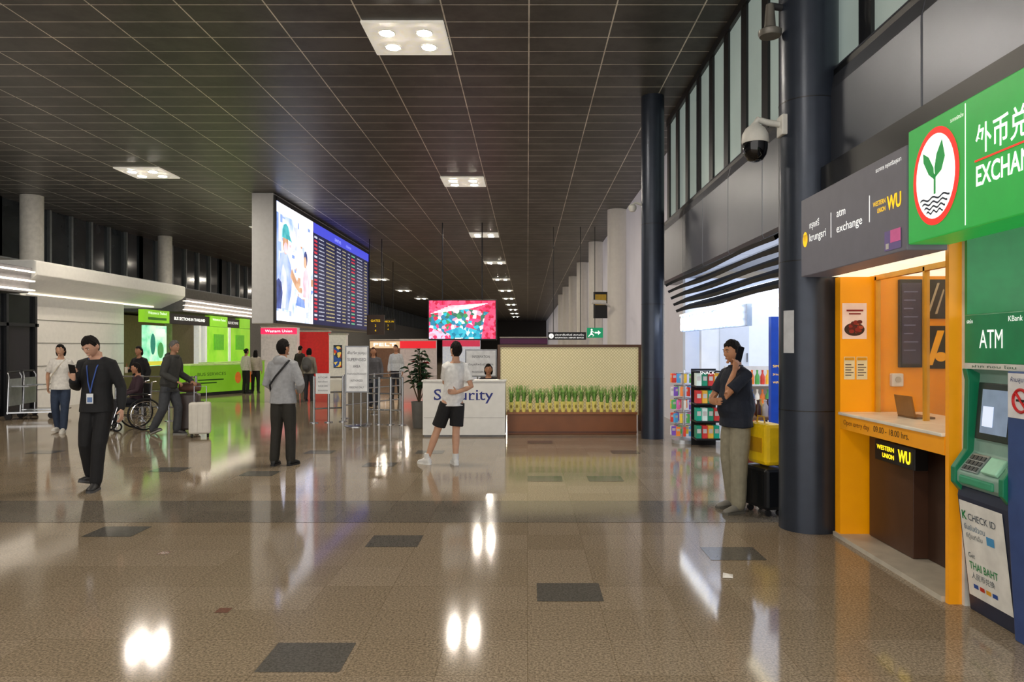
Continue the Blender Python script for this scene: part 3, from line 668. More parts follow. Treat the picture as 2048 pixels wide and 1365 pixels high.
for k in range(12):
    a=k*.7;r0=.05+.18*(k%3)/2;top=V((x+r0*math.cos(a),Y+r0*math.sin(a),1.1+.42*(k%4)/3));b=V((x,Y,.5));md=b.lerp(top,.5)+V((.04*math.cos(a+1),.04*math.sin(a+1),0))
    mb.tube([b,md,top],[.014,.01,.006],6)
    for j in range(11):
        f=.5+.5*j/10;p=b.lerp(top,f);aa=random.uniform(0,6.28);d=V((math.cos(aa),math.sin(aa),random.uniform(-.3,.6))).normalized();l=random.uniform(.12,.23);s=d.cross(UZ).normalized()*l*.28
        up=UZ*.03
        (fl if j==8 and k%2==0 else lf).add([p,p+d*l*.3+s*.8+up,p+d*l*.65+s*.8,p+d*l-up,p+d*l*.65-s*.8,p+d*l*.3-s*.8+up],[(0,1,2,3),(0,3,4,5)])
mb.build('stem',M('#4a3a26',.6),t);lf.build('foliage',M('#2c4a30',.35,var=.35),t);fl.build('red_leaves',M('#a83030',.4),t)
# ---------------------------------------------------------------- left shops
t=thing('canopy','pale grey boxy canopy over the shuttered shop on the left','canopy',(-13,21.8,2.95))
MB().prism(FXZ,[(-15.2,3.72),(-11.95,3.72),(-11.88,3.68),(-11.88,3.36),(-12.0,3.26),(-12.7,2.95),(-15.2,2.95)],17.9,25.7).build('body',M('#dad8d2',.5,0,.13,.03),t,bevel=.02)  # faint glow put into the canopy body so it looks lit
MB().prism(FXZ,[(-12.75,2.945),(-12.62,2.945),(-12.62,2.97),(-12.75,2.97)],18.5,25).build('downlight',E('#fff2d8',2),t)
def stripes(label,y0,y1,zs,x=-12.0):
    t=thing('canopy',label,'canopy',(x-1,(y0+y1)/2,zs[0]-.1))
    MB().prism(FXZ,[(x-3,zs[-1]+.12),(x+.1,zs[-1]+.12),(x,zs[0]-.06),(x-3,zs[0]-.06)],y0,y1).build('body',M('#77767a',.4),t,bevel=.02)
    for z in zs:MB().box(x-.02,x+.16,y0,y1,z,z+.03).build('light_strip',E('#fff3e2',2.4),t)
    return t
stripes('striped light canopy at the near left edge',13.5,17.8,(2.95,3.17,3.39))
stripes('striped light canopy above the green kiosk',25.8,32.2,(2.9,3.05,3.2))
t=thing('shutter_wall','white shuttered shop wall below the pale canopy','shop wall',(-12.6,21.3,0))
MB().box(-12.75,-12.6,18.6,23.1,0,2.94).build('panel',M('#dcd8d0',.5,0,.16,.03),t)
for z in (.5,1.1,1.7,2.3):MB().box(-12.6,-12.585,18.6,23.1,z,z+.02).build('seam',M('#8d8a82',.5),t)
t=thing('shopfront','dark glazed shopfront at the left edge','shopfront',(-12.1,15.5,0))
MB().box(-12.25,-12.15,13.2,18.3,0,2.85).build('glass',M('#14161a',.1),t)
mb=MB()
for y in(13.2,14.6,16,17.2,18.2):mb.box(-12.15,-12.08,y-.04,y+.04,0,2.85)
mb.box(-12.15,-12.08,13.2,18.3,2.1,2.18);mb.build('frame',M('#2b2d31',.4,.4),t)
lime=M('#88cc28',.4,0,.5,var=.08,scale=.8);lime2=M('#58b020',.4,0,.4);limed=M('#84c428',.4,0,.32,var=.1,scale=1)  # glow in these greens stands in for kiosk lighting
F=FL(-12.0)
t=thing('kiosk','lime green transport kiosk with lit header and panels','kiosk',(-12.5,27.5,0))
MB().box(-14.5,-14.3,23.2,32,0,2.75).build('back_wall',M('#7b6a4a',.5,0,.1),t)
for a,b in((23.2,24.8),(28,29.6),(30.9,32)):MB().fb(F,a,b,2.40,2.8,-.2,0).build('header_sign',lime,t)
for a,b in((24.8,28),(29.6,30.9)):MB().fb(F,a,b,2.40,2.75,-.2,-.03).build('dark_header',black,t)
T('Welcome to Thailand',F,24.0,2.66,.09,wt,t,w=1.2,al='C');MB().q(F,23.4,24.6,2.48,2.56,.004).build('header_rule',M('#3a7a18',.5,0,.2),t)
T('BUS SECTIONS IN THAILAND',FL(-12.03),26.4,2.54,.1,E('#f4f4f0',1.4),t,w=2.4,al='C',bold=.01)
T('Welcome to Thailand',F,28.8,2.62,.09,wt,t,w=1.2,al='C');T('BUS SECTIONS',FL(-12.03),30.25,2.54,.1,wt,t,w=1.0,al='C')
MB().fb(F,23.3,24.6,1.0,2.3,-.15,0).build('display_case',mottle(['#5ab890','#a8e8c0','#e0f4d0'],2.5,1.0),t)
MB().disc(F,23.7,1.7,.16,.34,.004,0).disc(F,24.2,1.5,.2,.26,.004,1).q(F,23.35,24.55,1.02,1.15,.004,2).q(F,23.9,24.5,1.95,2.2,.004,3).build('display_picture',[M('#2a8a7a',.5,0,.5),M('#4aa05a',.5,0,.5),M('#e8e04a',.5,0,.5),M('#e8f0f0',.5,0,.7)],t)
MB().fb(F,27.6,32,1.0,2.38,-.1,0).build('green_panel',mottle(['#6cb820','#90d030','#a8dc48'],.9,.55),t)
for y in(27.0,27.5,29.7):MB().box(-12.15,-11.95,y-.06,y+.1,0,2.39).build('upright',M('#dcdcd8',.4,0,.4),t)
for i,(y) in enumerate((28.3,30.4)):MB().fb(F,y,y+.9,1.5,2.1,.0,.02).build('panel_print',lime2,t)
a=V((-10.85,23.8,0));b=V((-9.75,26.4,0));t=thing('counter','lime green ticket counter with printed front','counter',a.lerp(b,.5))
G=FG(a,b-a);ln=(b-a).length
MB().fb(G,0,ln,0,.1,-.6,-.02).build('kick',dark,t);MB().fb(G,0,ln,.1,1.0,-.6,0).build('front',limed,t,bevel=.01);MB().fb(G,-.03,ln+.03,1.0,1.05,-.63,.03).build('top',M('#c8e890',.3,0,.15),t)
T('BUS SERVICES',G,.3,.66,.1,M('#2a5a10',.5,0,.1),t,w=1.2);MB().disc(G,2.05,.55,.14,.2,.005,1).disc(G,2.4,.5,.12,.17,.006,2).disc(G,2.65,.55,.1,.2,.007,1).q(G,.3,1.4,.5,.54,.005,0).q(G,.3,1.1,.4,.44,.005,0).build('print',[M('#2a5a10',.5,0,.1),M('#d8702a',.5,0,.4),M('#e8d84a',.5,0,.4)],t)
t=thing('counter','long low lime counter below the striped canopy','counter',(-11.4,29.5,0))
MB().box(-11.8,-11.3,26.6,31.8,0,1.0).build('front',limed,t,bevel=.01);MB().box(-11.83,-11.27,26.6,31.8,1.0,1.05).build('top',M('#c8e890',.3),t)
def stall(label,px0,px1,Y,z1,hexc,emit=.2,head=None,txt=None,thex='#ffffff',hh=.4):
    x0,x1=X(px0,Y),X(px1,Y);t=thing('stall',label,'stall',((x0+x1)/2,Y,0))
    MB().box(x0,x1,Y,Y+.4,0,z1).build('panel',M(hexc,.45,0,emit),t)  # panel glow stands in for shopfront lights
    MB().box(x0-.03,x1+.03,Y-.04,Y+.44,z1,z1+.08).build('cap',M('#d8d4cc',.4),t)
    if head:MB().fb(FB(Y),x0,x1,z1-hh-.05,z1-.05,0,.05).build('header',head,t)
    if txt:T(txt,FB(Y),(x0+x1)/2,z1-.05-hh*.7,hh*.45,E(thex,1.5),t,w=(x1-x0)*.75,al='C',d=.06)
    return t
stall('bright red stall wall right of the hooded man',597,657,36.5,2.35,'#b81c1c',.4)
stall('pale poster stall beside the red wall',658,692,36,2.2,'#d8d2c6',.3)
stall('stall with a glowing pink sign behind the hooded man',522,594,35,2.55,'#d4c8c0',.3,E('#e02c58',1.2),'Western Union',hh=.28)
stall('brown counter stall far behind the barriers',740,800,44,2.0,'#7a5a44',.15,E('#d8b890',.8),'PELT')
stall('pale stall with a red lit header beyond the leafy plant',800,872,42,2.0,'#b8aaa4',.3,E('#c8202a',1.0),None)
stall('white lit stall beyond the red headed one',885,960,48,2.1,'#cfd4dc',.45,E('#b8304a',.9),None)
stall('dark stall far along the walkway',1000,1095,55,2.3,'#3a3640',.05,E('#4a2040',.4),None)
x=X(675,35.9);t=thing('picture','tall framed poster on the pale stall','picture',(x,35.9,.6));MB().box(x-.2,x+.2,35.92,36.0,.6,1.7).build('frame',dark,t);MB().box(x-.17,x+.17,35.9,35.92,.65,1.65).build('print',lattice(['#d0402a','#2a4a8a','#e0c060','#303a40'],6,.5),t)
for i,(px,Y,w,h,hx,tx,l) in enumerate(((751,30,.7,.8,'#4a3420','GATES','brown hanging sign with yellow letters right of the flight board'),(776,38,.7,.6,'#3a2a1c','CHECK-IN','small brown hanging sign beyond the first brown one'))):
    x=X(px,Y);z=Z(650,Y);t=thing('hanging_sign',l,'sign',(x,Y,z-h/2))
    MB().box(x-w/2,x+w/2,Y,Y+.08,z-h/2,z+h/2).build('board',M(hx,.4),t)
    for s in(-.25,.25):MB().tube([(x+s,Y+.04,z+h/2),(x+s,Y+.04,CEIL)],.02,6).build('hanger',black,t)
    for k in range(3):T(tx if k==0 else '%d'%(k*2),FB(Y),x,z+.12-.2*k,.09,yl,t,al='C')
Y=27
x0,x1=X(1096,Y),X(1172,Y);z0,z1=Z(680,Y),Z(665,Y)
t=thing('hanging_sign','long dark information sign hanging beside the green exit sign','sign',((x0+x1)/2,Y,z0))
MB().box(x0,x1,Y,Y+.1,z0,z1).build('board',M('#14161c',.4),t);MB().disc(FB(Y),x0+.12,(z0+z1)/2,.09,.09,.004).build('symbol',wt,t)
T('i',FB(Y),x0+.12,(z0+z1)/2-.05,.1,black,t,al='C',d=.007)
T('ประชาสัมพันธ์ สนามบิน',FB(Y),x0+.26,z0+.15,.06,wt,t,w=1.05);T('INFORMATION / AIRPORT SERVICES',FB(Y),x0+.26,z0+.05,.055,wt,t,w=1.05)
for s in(x0+.2,x1-.2):MB().tube([(s,Y+.05,z1),(s,Y+.05,CEIL)],.012,6).build('hanger',black,t)
x0,x1=X(1174,Y),X(1206,Y);z0,z1=Z(676,Y),Z(656,Y)
t=thing('exit_sign','green illuminated exit sign with a running figure and arrow','exit sign',((x0+x1)/2,Y,z0))
MB().box(x0,x1,Y,Y+.1,z0,z1).build('box',E('#14865a',.75),t)
F=FB(Y);u=x0+.15;v=z0
MB().disc(F,u+.02,v+.29,.035,.035).poly(F,[(u-.03,v+.13),(u+.03,v+.12),(u+.05,v+.24),(u-.01,v+.25)]).poly(F,[(u-.03,v+.14),(u-.11,v+.05),(u-.08,v+.04),(u+.01,v+.13)]).poly(F,[(u+.0,v+.13),(u+.08,v+.08),(u+.05,v+.03),(u+.11,v+.09),(u+.03,v+.17)]).poly(F,[(u+.04,v+.22),(u+.11,v+.18),(u+.11,v+.2),(u+.05,v+.25)]).build('running_figure',wt,t)
u=x1-.2;MB().poly(F,[(u-.1,v+.16),(u+.02,v+.16),(u+.02,v+.1),(u+.12,v+.185),(u+.02,v+.27),(u+.02,v+.21),(u-.1,v+.21)]).build('arrow',wt,t)
MB().tube([((x0+x1)/2,Y+.05,z1),((x0+x1)/2,Y+.05,CEIL)],.012,6).build('hanger',black,t)
t=thing('hanging_sign','dark flag sign with yellow panel on the right wall','sign',(2.8,28,2.4));MB().box(2.5,3.16,28,28.06,2.7,3.7).build('board',black,t);MB().box(2.56,2.98,27.98,28,3.2,3.6).build('panel',M('#b8942a',.4,0,.1),t)
mb=MB();x,y=1.39,5.15
mb.add([(x-.04,y-.03,.004),(x+.03,y-.04,.004),(x+.045,y+.02,.012),(x-.02,y+.035,.02),(x,y,.025)],[(0,1,4),(1,2,4),(2,3,4),(3,0,4)]);tag(mb.build('paper_scrap',M('#e8e6e0',.6)),'crumpled white paper scrap on the granite floor','paper')
# ---------------------------------------------------------------- people
def finish(mb,name,mat,parent,vox,sm=3,disp=0,dscale=.17):
    me=mb.mesh('tmp');o=bpy.data.objects.new('tmp',me);C.objects.link(o)
    m=o.modifiers.new('r','REMESH');m.mode='VOXEL';m.voxel_size=vox
    m=o.modifiers.new('s','SMOOTH');m.factor=.5;m.iterations=sm
    if disp:
        tx=bpy.data.textures.new('folds','CLOUDS');tx.noise_scale=dscale;tx.noise_depth=1
        m=o.modifiers.new('d','DISPLACE');m.texture=tx;m.strength=disp;m.mid_level=.5;m.texture_coords='LOCAL'
    dg=bpy.context.evaluated_depsgraph_get()
    me2=bpy.data.meshes.new_from_object(o.evaluated_get(dg));bpy.data.objects.remove(o)
    me2.materials.clear();me2.materials.append(mat)
    for p in me2.polygons:p.use_smooth=True;p.material_index=0
    r=bpy.data.objects.new(name,me2);C.objects.link(r);r.parent=parent;return r
def ss(a,b,x):
    t=max(0,min(1,(x-a)/(b-a)));return t*t*(3-2*t)
SECT0=[(.84,.07,.07),(.88,.135,.105),(.95,.165,.12),(1.03,.155,.112),(1.13,.146,.105),(1.25,.157,.112),(1.34,.160,.105),(1.40,.138,.088),(1.445,.088,.066),(1.475,.056,.054),(1.53,.050,.052)]
def person(label,loc,rot,h=1.7,P=None,skin='#b98566',hair='#14100e',style='short',top=None,bot=None,shoe='#18181a',sole='#2a2a2c',yaw=0,pitch=0,lean=(0,0),ph=.93,belly=0,vox=.008,face=True,toe=(8,8),fpitch=(0,0),slim=.95):
    P=P or {};s=h/1.75;dz=ph-.93
    SECT=[(z,rx*slim if z<1.44 else rx,ry*(.5+.5*slim)) for z,rx,ry in SECT0]
    root=thing('person',label,'person',loc,rot)
    def lz(z): 
        t=max(0,(z-.95)/.5);return V((lean[0]*t,lean[1]*t,z+dz))
    sw=.163*slim
    d={'shL':V((sw,0,1.395)),'shR':V((-sw,0,1.395)),'elL':V((.218,.03,1.13)),'elR':V((-.218,.03,1.13)),'wrL':V((.232,-.04,.885)),'wrR':V((-.232,-.04,.885)),
       'knL':V((.1,-.015,.5)),'knR':V((-.1,-.015,.5)),'anL':V((.105,.02,.085)),'anR':V((-.105,.02,.085)),'hpL':V((.08,0,.88)),'hpR':V((-.08,0,.88))}
    for k in('shL','shR'):d[k]=V((d[k].x,d[k].y,0))+lz(d[k].z)
    for k in('elL','elR','wrL','wrR'):
        if k not in P:d[k]=V((d[k].x,d[k].y,0))+lz(d[k].z)
    for k in('hpL','hpR'):d[k].z+=dz
    for k in P:
        if k in d:d[k]=V(P[k])
    S=Matrix.Scale(s,4)
    neck=lz(1.49)
    hm=Matrix.Rotation(R(yaw),4,'Z')@Matrix.Rotation(R(pitch),4,'X')
    h3=hm.to_3x3()
    hc=neck+h3@V((0,-.024,.137))
    b=MB()
    b.loft([(lz(z),V((rx,0,0)),V((0,ry+ (belly if 1<z<1.2 else 0),0))) for z,rx,ry in SECT],20)
    b.tube([lz(1.45),neck,neck.lerp(hc,.6)],[.054,.05,.048],12,dome=True)
    def hf(v):
        x,y,z=v.x*.074,v.y*.094,v.z*.119
        if v.z<0:
            x*=1-.30*(-v.z)**1.6
            if v.y>0:y*=1-.35*(-v.z)
            else:y*=1-.06*(-v.z)
        return V((x,y,z))
    b.ell(hc,None,24,18,fn=hf,mat=h3)
    b.ell(hc+h3@V((0,-.094,-.014)),(.012,.016,.025),10,8,mat=h3)
    b.ell(hc+h3@V((0,-.084,.028)),(.044,.008,.009),10,6,mat=h3)
    b.ell(hc+h3@V((0,-.083,-.062)),(.021,.008,.010),10,6,mat=h3)
    b.ell(hc+h3@V((0,-.074,-.098)),(.024,.014,.015),10,6,mat=h3)
    for sx in(-1,1):b.ell(hc+h3@V((sx*.076,.01,-.008)),(.012,.02,.032),10,8,mat=h3)
    for sd in'LR':
        sh,el,wr=d['sh'+sd],d['el'+sd],d['wr'+sd]
        b.tube([V((sh.x*.55,sh.y*.6,sh.z+.01)),sh,sh.lerp(el,.45),el,el.lerp(wr,.35),wr],[.054,.048,.041,.035,.036,.025],12,dome=True)
        hp,kn,an=d['hp'+sd],d['kn'+sd],d['an'+sd]
        b.tube([hp,hp.lerp(kn,.4),kn,kn.lerp(an,.35),an.lerp(kn,.12),an],[.08,.075,.053,.054,.038,.036],12,dome=True)
        sg=1 if sd=='L' else -1
        dd=V(P.get('hd'+sd,(wr-el).normalized())).normalized();n=V(P.get('pn'+sd,(-sg,0,0)));n=(n-dd*n.dot(dd)).normalized();t=n.cross(dd)*sg
        cu=P.get('cu'+sd,.5)
        b.loft([(wr-dd*.01,t*.024,n*.02),(wr+dd*.025,t*.033,n*.018),(wr+dd*.07,t*.04,n*.016),(wr+dd*.095,t*.038,n*.012)],12)
        for j,(o,l) in enumerate(((.031,.072),(.0105,.08),(-.0105,.075),(-.031,.058))):
            p=wr+dd*.085+t*o;pts=[p];ang=0
            for k,f in enumerate((.42,.33,.25)):
                ang+=cu*(.45,.85,.6)[k]
                p=p+(dd*math.cos(ang)+n*math.sin(ang)+t*o*.9)*l*f;pts.append(p)
            b.tube(pts,[.009,.0085,.008,.007],8,dome=True)
        p=wr+dd*.025+t*.03;pts=[p];q=(dd*.62+t*.7+n*.25).normalized();p=p+q*.035;pts.append(p);q=(q+dd*.35+n*cu*.5).normalized();pts.append(p+q*.03)
        b.tube(pts,[.012,.0105,.008],8,dome=True)
    b.xf(S);finish(b,'body',M(skin,.55,0,0,.06,14),root,vox,2)
    if face:
        em=[M('#c8beb4',.3),M('#17100c',.3)]
        for sx in(-1,1):
            e=MB().ell(hc+h3@V((sx*.030,-.0815,.010)),(.0125,.007,.0052),10,6,0,mat=h3);e.ell(hc+h3@V((sx*.030,-.0868,.010)),(.006,.003,.0052),8,6,1,mat=h3)
            e.xf(S).build('eye',em,root,smooth=True,local=True)
            MB().tube([hc+h3@V((sx*.014,-.0945,.030)),hc+h3@V((sx*.03,-.0915,.034)),hc+h3@V((sx*.047,-.081,.029))],[.003,.0035,.002],6).xf(S).build('eyebrow',M(hair,.8),root,local=True)
        e=MB().tube([hc+h3@V((-.019,-.0875,-.06)),hc+h3@V((0,-.0925,-.0605)),hc+h3@V((.019,-.0875,-.06))],[.002,.0045,.002],6);e.xf(S).build('mouth',M('#8a4a42',.5),root,local=True)
    rh=random.Random(len(label))
    sz,bz=(-.1,-.52) if style=='short' else (-.12,-.62)
    def zline(v):
        return .54 if v.y<-.6 else .54+(.22-.54)*ss(-.6,-.3,v.y) if v.y<-.3 else .22+(sz-.22)*ss(-.3,-.1,v.y) if v.y<-.1 else sz+(bz-sz)*ss(.15,.5,v.y)
    def rf(v):
        zf=zline(v);m=ss(zf-.1,zf+.1,v.z)
        p=hf(v);k=.86+.175*m
        return V((p.x*k,p.y*k,p.z*k+.004*m))
    hb=MB().ell(hc,None,36,28,fn=rf,mat=h3)
    for k in range(260 if vox<.01 else 90):
        zz=rh.uniform(-.6,1);aa=rh.uniform(0,6.283);q=math.sqrt(max(0,1-zz*zz));v=V((q*math.cos(aa),q*math.sin(aa),zz))
        if v.z<zline(v)+.02:continue
        p=hf(v)*1.03;tip=V((v.x*1.05,v.y*1.1-(.4 if v.z>.45 and v.y<.3 else 0),v.z-.4)).normalized()
        p2=hf(tip)*1.05
        if tip.z<zline(tip)-.1:p2=p.lerp(p2,.4)
        lo=.035 if v.z>.2 else .012
        md=hf(p.lerp(p2,.5).normalized())*(1.035+lo*rh.random())
        hb.tube([hc+h3@(p*.98),hc+h3@md,hc+h3@(p2*(1+.02*rh.random()))],[.008,.009,.004],6,dome=True)
    if style=='long':
        hb.loft([(hc+h3@V((0,.05,.02)),h3@V((.08,0,0)),h3@V((0,.05,0))),(hc+h3@V((0,.06,-.1)),h3@V((.088,0,0)),h3@V((0,.045,0))),(hc+h3@V((0,.07,-.2)),h3@V((.09,0,0)),h3@V((0,.04,0))),(hc+h3@V((0,.08,-.3)),h3@V((.06,0,0)),h3@V((0,.03,0)))],16)
    if style=='bob':
        for sx in(-1,1):hb.tube([hc+h3@V((sx*.066,.02,.04)),hc+h3@V((sx*.074,.025,-.04)),hc+h3@V((sx*.066,.025,-.1))],[.022,.024,.016],10,dome=True)
        hb.loft([(hc+h3@V((0,.055,.02)),h3@V((.072,0,0)),h3@V((0,.042,0))),(hc+h3@V((0,.06,-.06)),h3@V((.076,0,0)),h3@V((0,.042,0))),(hc+h3@V((0,.055,-.11)),h3@V((.062,0,0)),h3@V((0,.033,0)))],14)
    if style=='bun':hb.ell(hc+h3@V((0,.1,.05)),(.04,.04,.04),12,8,mat=h3)
    hb.xf(S);finish(hb,'hair',M(hair,.75,0,0,.3,60,.4,150,spec=.25),root,.005 if vox<.01 else .009,1)
    if top:
        c=top.get('r',.016);hem=top.get('hem',.9);tb=MB()
        sc=[(hem,.174*slim+top.get('fl',0),.13)]+[q for q in SECT if q[0]>hem+.03 and q[0]<1.46]
        tb.loft([(lz(z),V((rx+c,0,0)),V((0,ry+c+(belly if 1<z<1.2 else 0),0))) for z,rx,ry in sc],22)
        for sd in'LR':
            sh,el,wr=d['sh'+sd],d['el'+sd],d['wr'+sd]
            a=[V((sh.x*.5,sh.y*.6,sh.z+.012)),sh,sh.lerp(el,.45)];r=[.058+c*.6,.049+c*.7,.044+c*.9]
            if top.get('sleeve')=='long':
                a+=[el,el.lerp(wr,.4),wr.lerp(el,.06)];r+=[.039+c*.9,.038+c*.8,.031+c*.6]
                tb.tube(a,r,14,dome=True)
            else:
                a+=[sh.lerp(el,.74)];r+=[.046+c*1.0];tb.tube(a,r,14)
        if top.get('hood'):
            tb.ell(lz(1.455)+V((0,.08,0)),(.11,.055,.07),16,10);tb.tube([lz(1.46)+V((-.085,.04,0)),lz(1.45)+V((-.06,-.07,0)),lz(1.44)+V((0,-.1,0)),lz(1.45)+V((.06,-.07,0)),lz(1.46)+V((.085,.04,0))],.03,10,dome=True)
        elif top.get('collar'):
            tb.tube([lz(1.475)+V((.064*math.cos(a_*.524),.064*math.sin(a_*.524)-.004,0)) for a_ in range(12)],.015,8,closed=True)
        tb.xf(S);finish(tb,top.get('name','shirt'),M(top['c'],.8,0,0,.12,20,.35,18),root,max(vox,.008),2,top.get('disp',.014))
    if bot:
        c=bot.get('r',.016);tb=MB()
        tb.loft([(lz(z),V((rx+c*.4,0,0)),V((0,ry+c*.4,0))) for z,rx,ry in SECT if z<1.05],20)
        for sd in'LR':
            hp,kn,an=d['hp'+sd],d['kn'+sd],d['an'+sd]
            if bot.get('len')=='knee':tb.tube([hp,hp.lerp(kn,.5),hp.lerp(kn,.84)],[.083+c*.8,.082+c,.080+c],14,dome=False)
            else:tb.tube([hp,hp.lerp(kn,.4),kn,kn.lerp(an,.4),an+(kn-an)*.02],[.081+c*.6,.077+c*.8,.055+c,.052+c*.9,.046+c*.8],14,dome=True)
        tb.xf(S);finish(tb,bot.get('name','trousers'),M(bot['c'],.8,0,0,.12,20,.3,18),root,max(vox,.008),2,.012)
    for i,sd in enumerate('LR'):
        an=d['an'+sd];sg=1 if sd=='L' else -1
        rm=Matrix.Translation(an)@Matrix.Rotation(R(toe[i])*sg,4,'Z')@Matrix.Rotation(R(fpitch[i]),4,'X')@Matrix.Translation((0,0,-.085))
        sb=MB().loft([(V((0,-t_,.012+hh/2)),V((w,0,0)),V((0,0,hh/2))) for t_,w,hh in ((-.062,.02,.04),(-.052,.033,.075),(-.02,.038,.1),(.03,.038,.1),(.08,.04,.07),(.13,.044,.052),(.165,.038,.04),(.188,.014,.025))],16)
        sh=sb.xf(S@rm).build('shoe',M(shoe,.55),root,smooth=True,local=True)
        sb=MB()
        out=[(-.068,.018),(-.05,.036),(0,.038),(.07,.042),(.13,.047),(.17,.04),(.195,.016)]
        pts=[(w,-t_) for t_,w in out]+[(-w,-t_) for t_,w in out[::-1]]
        sb.prism((V((0,0,0)),V((1,0,0)),V((0,1,0)),UZ),pts,0,.024).xf(S@rm).build('sole',M(sole,.6),sh,local=True)
    return root,d,hc,h3,s
def child(mb,name,mat,info,parent=None,smooth=False): 
    return mb.xf(Matrix.Scale(info[4],4)).build(name,mat,parent or info[0],smooth=smooth,local=True)
def world(info,p): return info[0].matrix_basis@(V(p)*info[4])
def phone(info,p,up,n,label):
    up=V(up).normalized();n=V(n);n=(n-up*n.dot(up)).normalized();u=up.cross(n)
    rot=info[0].matrix_basis.to_3x3();o=world(info,p)
    F=(o,rot@u,rot@up,rot@n)
    t=thing('mobile_phone',label,'phone',o)
    MB().fb(F,-.036,.036,-.075,.075,-.005,.004).build('case',M('#101014',.3),t,bevel=.003);MB().q(F,-.032,.032,-.07,.07,.005).build('screen',M('#8a9ab0',.2,0,.5),t)
    return t
a=person('man in black walking towards the camera, reading a phone',(X(194,8.4),8.4,0),R(4),1.77,dict(elR=(-.25,.03,1.12),wrR=(-.15,-.21,1.22),hdR=(.15,-.4,.75),pnR=(.35,.75,.5),cuR=.9,elL=(.24,.05,1.13),wrL=(.275,-.02,.89),knL=(.085,-.13,.5),anL=(.05,-.13,.085),knR=(-.11,-.03,.49),anR=(-.14,.16,.11)),
   skin='#cda088',top=dict(c='#17181b',sleeve='long',name='jacket',hem=.86,r=.018),bot=dict(c='#151518',r=.02),shoe='#1c1c1f',sole='#48484a',pitch=32,yaw=-14,vox=.0065,fpitch=(0,-14),toe=(6,6))
mb=MB()
for sx in(-1,1):mb.tube([(sx*.068,-.03,1.465),(sx*.053,-.114,1.36),(sx*.025,-.145,1.2),(0,-.145,1.08)],.007,6)
child(mb,'lanyard',M('#3a5aa8',.5),a)
child(MB().box(-.035,.035,-.158,-.150,.96,1.07).box(-.026,.026,-.160,-.158,.975,1.03,1),'badge',[M('#dfe3e6',.4),M('#5a7ab0',.4)],a)
phone(a,(-.12,-.275,1.33),(.1,-.5,.85),(.1,.85,.5),'black phone held by the walking man in black')
a=person('man in a grey hooded top seen from behind, looking up at the screen',(X(566,10),10.0,0),R(172),1.71,dict(elL=(.25,-.01,1.13),wrL=(.15,-.2,1.02),hdL=(-.8,-.5,-.2),elR=(-.25,-.01,1.13),wrR=(-.15,-.2,1.02),hdR=(.8,-.5,-.2),anL=(.12,.02,.085),anR=(-.10,-.03,.085)),
   top=dict(c='#a6a8ac',sleeve='long',hood=True,name='hooded_top',hem=.86,r=.024,disp=.018),bot=dict(c='#2c2a25',r=.022),shoe='#151517',sole='#1a1a1c',yaw=-18,pitch=-8,vox=.0075)
mb=MB();pts=[(.155,.05,1.03),(.12,.145,1.12),(.03,.16,1.24),(-.07,.145,1.36),(-.115,.07,1.45),(-.11,-.04,1.455)]
mb.tube(pts,.013,8);child(mb,'strap',M('#17171a',.6),a)
th=R(205)
a=person('boy in a white tee and black shorts with one arm behind his back',(X(906,10.1),10.1,0),th,1.69,dict(hpL=(.09,-.01,.87),hpR=(-.07,.01,.87),knL=(.20,-.1,.48),anL=(.33,-.15,.085),knR=(-.045,.0,.48),anR=(-.02,.05,.085),elR=(-.225,.14,1.10),wrR=(.0,.17,1.03),hdR=(1,.0,.1),pnR=(0,1,0),elL=(.07,-.16,1.15),wrL=(-.08,-.22,1.12),hdL=(-.8,-.2,.1)),
   skin='#c89a7e',top=dict(c='#e4e4e3',sleeve='short',name='tee_shirt',hem=.84,r=.018,disp=.018),bot=dict(c='#131316',len='knee',name='shorts',r=.018),shoe='#e4e4e2',sole='#efefec',lean=(-.03,.02),ph=.92,yaw=14,pitch=-12,vox=.0075,toe=(25,5),slim=.86)
for k in 'LR':
    an=a[1]['an'+k];child(MB().lathe(an,[(.044,0),(.046,.06),(.042,.075)],14),'sock',M('#dededc',.8),a,smooth=True)
a=person('man in navy polo and khaki trousers standing with a phone at his ear',(X(1472,7.25),7.25,0),R(-72),1.68,dict(elL=(.19,-.25,1.18),wrL=(.14,-.11,1.43),hdL=(-.1,.3,.92),pnL=(-1,-.1,0),cuL=.9,elR=(-.225,-.14,1.13),wrR=(.0,-.29,1.12),hdR=(1,-.02,.05),pnR=(0,1,.1),cuR=.5,anL=(.12,-.05,.085),anR=(-.12,.05,.085),knL=(.11,-.04,.5)),
   skin='#b8825f',top=dict(c='#161d2c',sleeve='short',collar=True,name='polo_shirt',hem=.86,r=.024),bot=dict(c='#8d8773',r=.034),shoe='#77746c',sole='#5a574f',yaw=4,pitch=8,belly=.05,vox=.0065,slim=1.08)
phone(a,(.108,-.03,1.60),(-.05,.3,.95),(-1,0,0),'black phone held to the ear by the man in navy')
a=person('woman in a white tee and jeans walking with a shoulder bag',(X(122,13.9),13.9,0),R(10),1.66,dict(elR=(-.26,.05,1.14),wrR=(-.27,.08,.92),elL=(.22,.08,1.15),wrL=(.16,.14,.98),knL=(.09,-.06,.5),anL=(.07,-.06,.085),anR=(-.09,.1,.095)),
   skin='#c89c80',style='bob',top=dict(c='#dcdad6',sleeve='short',name='tee_shirt',hem=.85,r=.026,disp=.02),bot=dict(c='#2c3a52',r=.022),shoe='#d8d6d0',sole='#e4e2dc',vox=.009,fpitch=(0,-8),slim=.9)
mb=MB();mb.tube([(.1,-.05,1.45),(.0,-.145,1.3),(-.12,-.155,1.1),(-.19,-.05,.98)],.01,6);mb.tube([(.1,-.05,1.45),(.05,.1,1.4),(-.1,.165,1.15),(-.19,.03,.98)],.01,6)
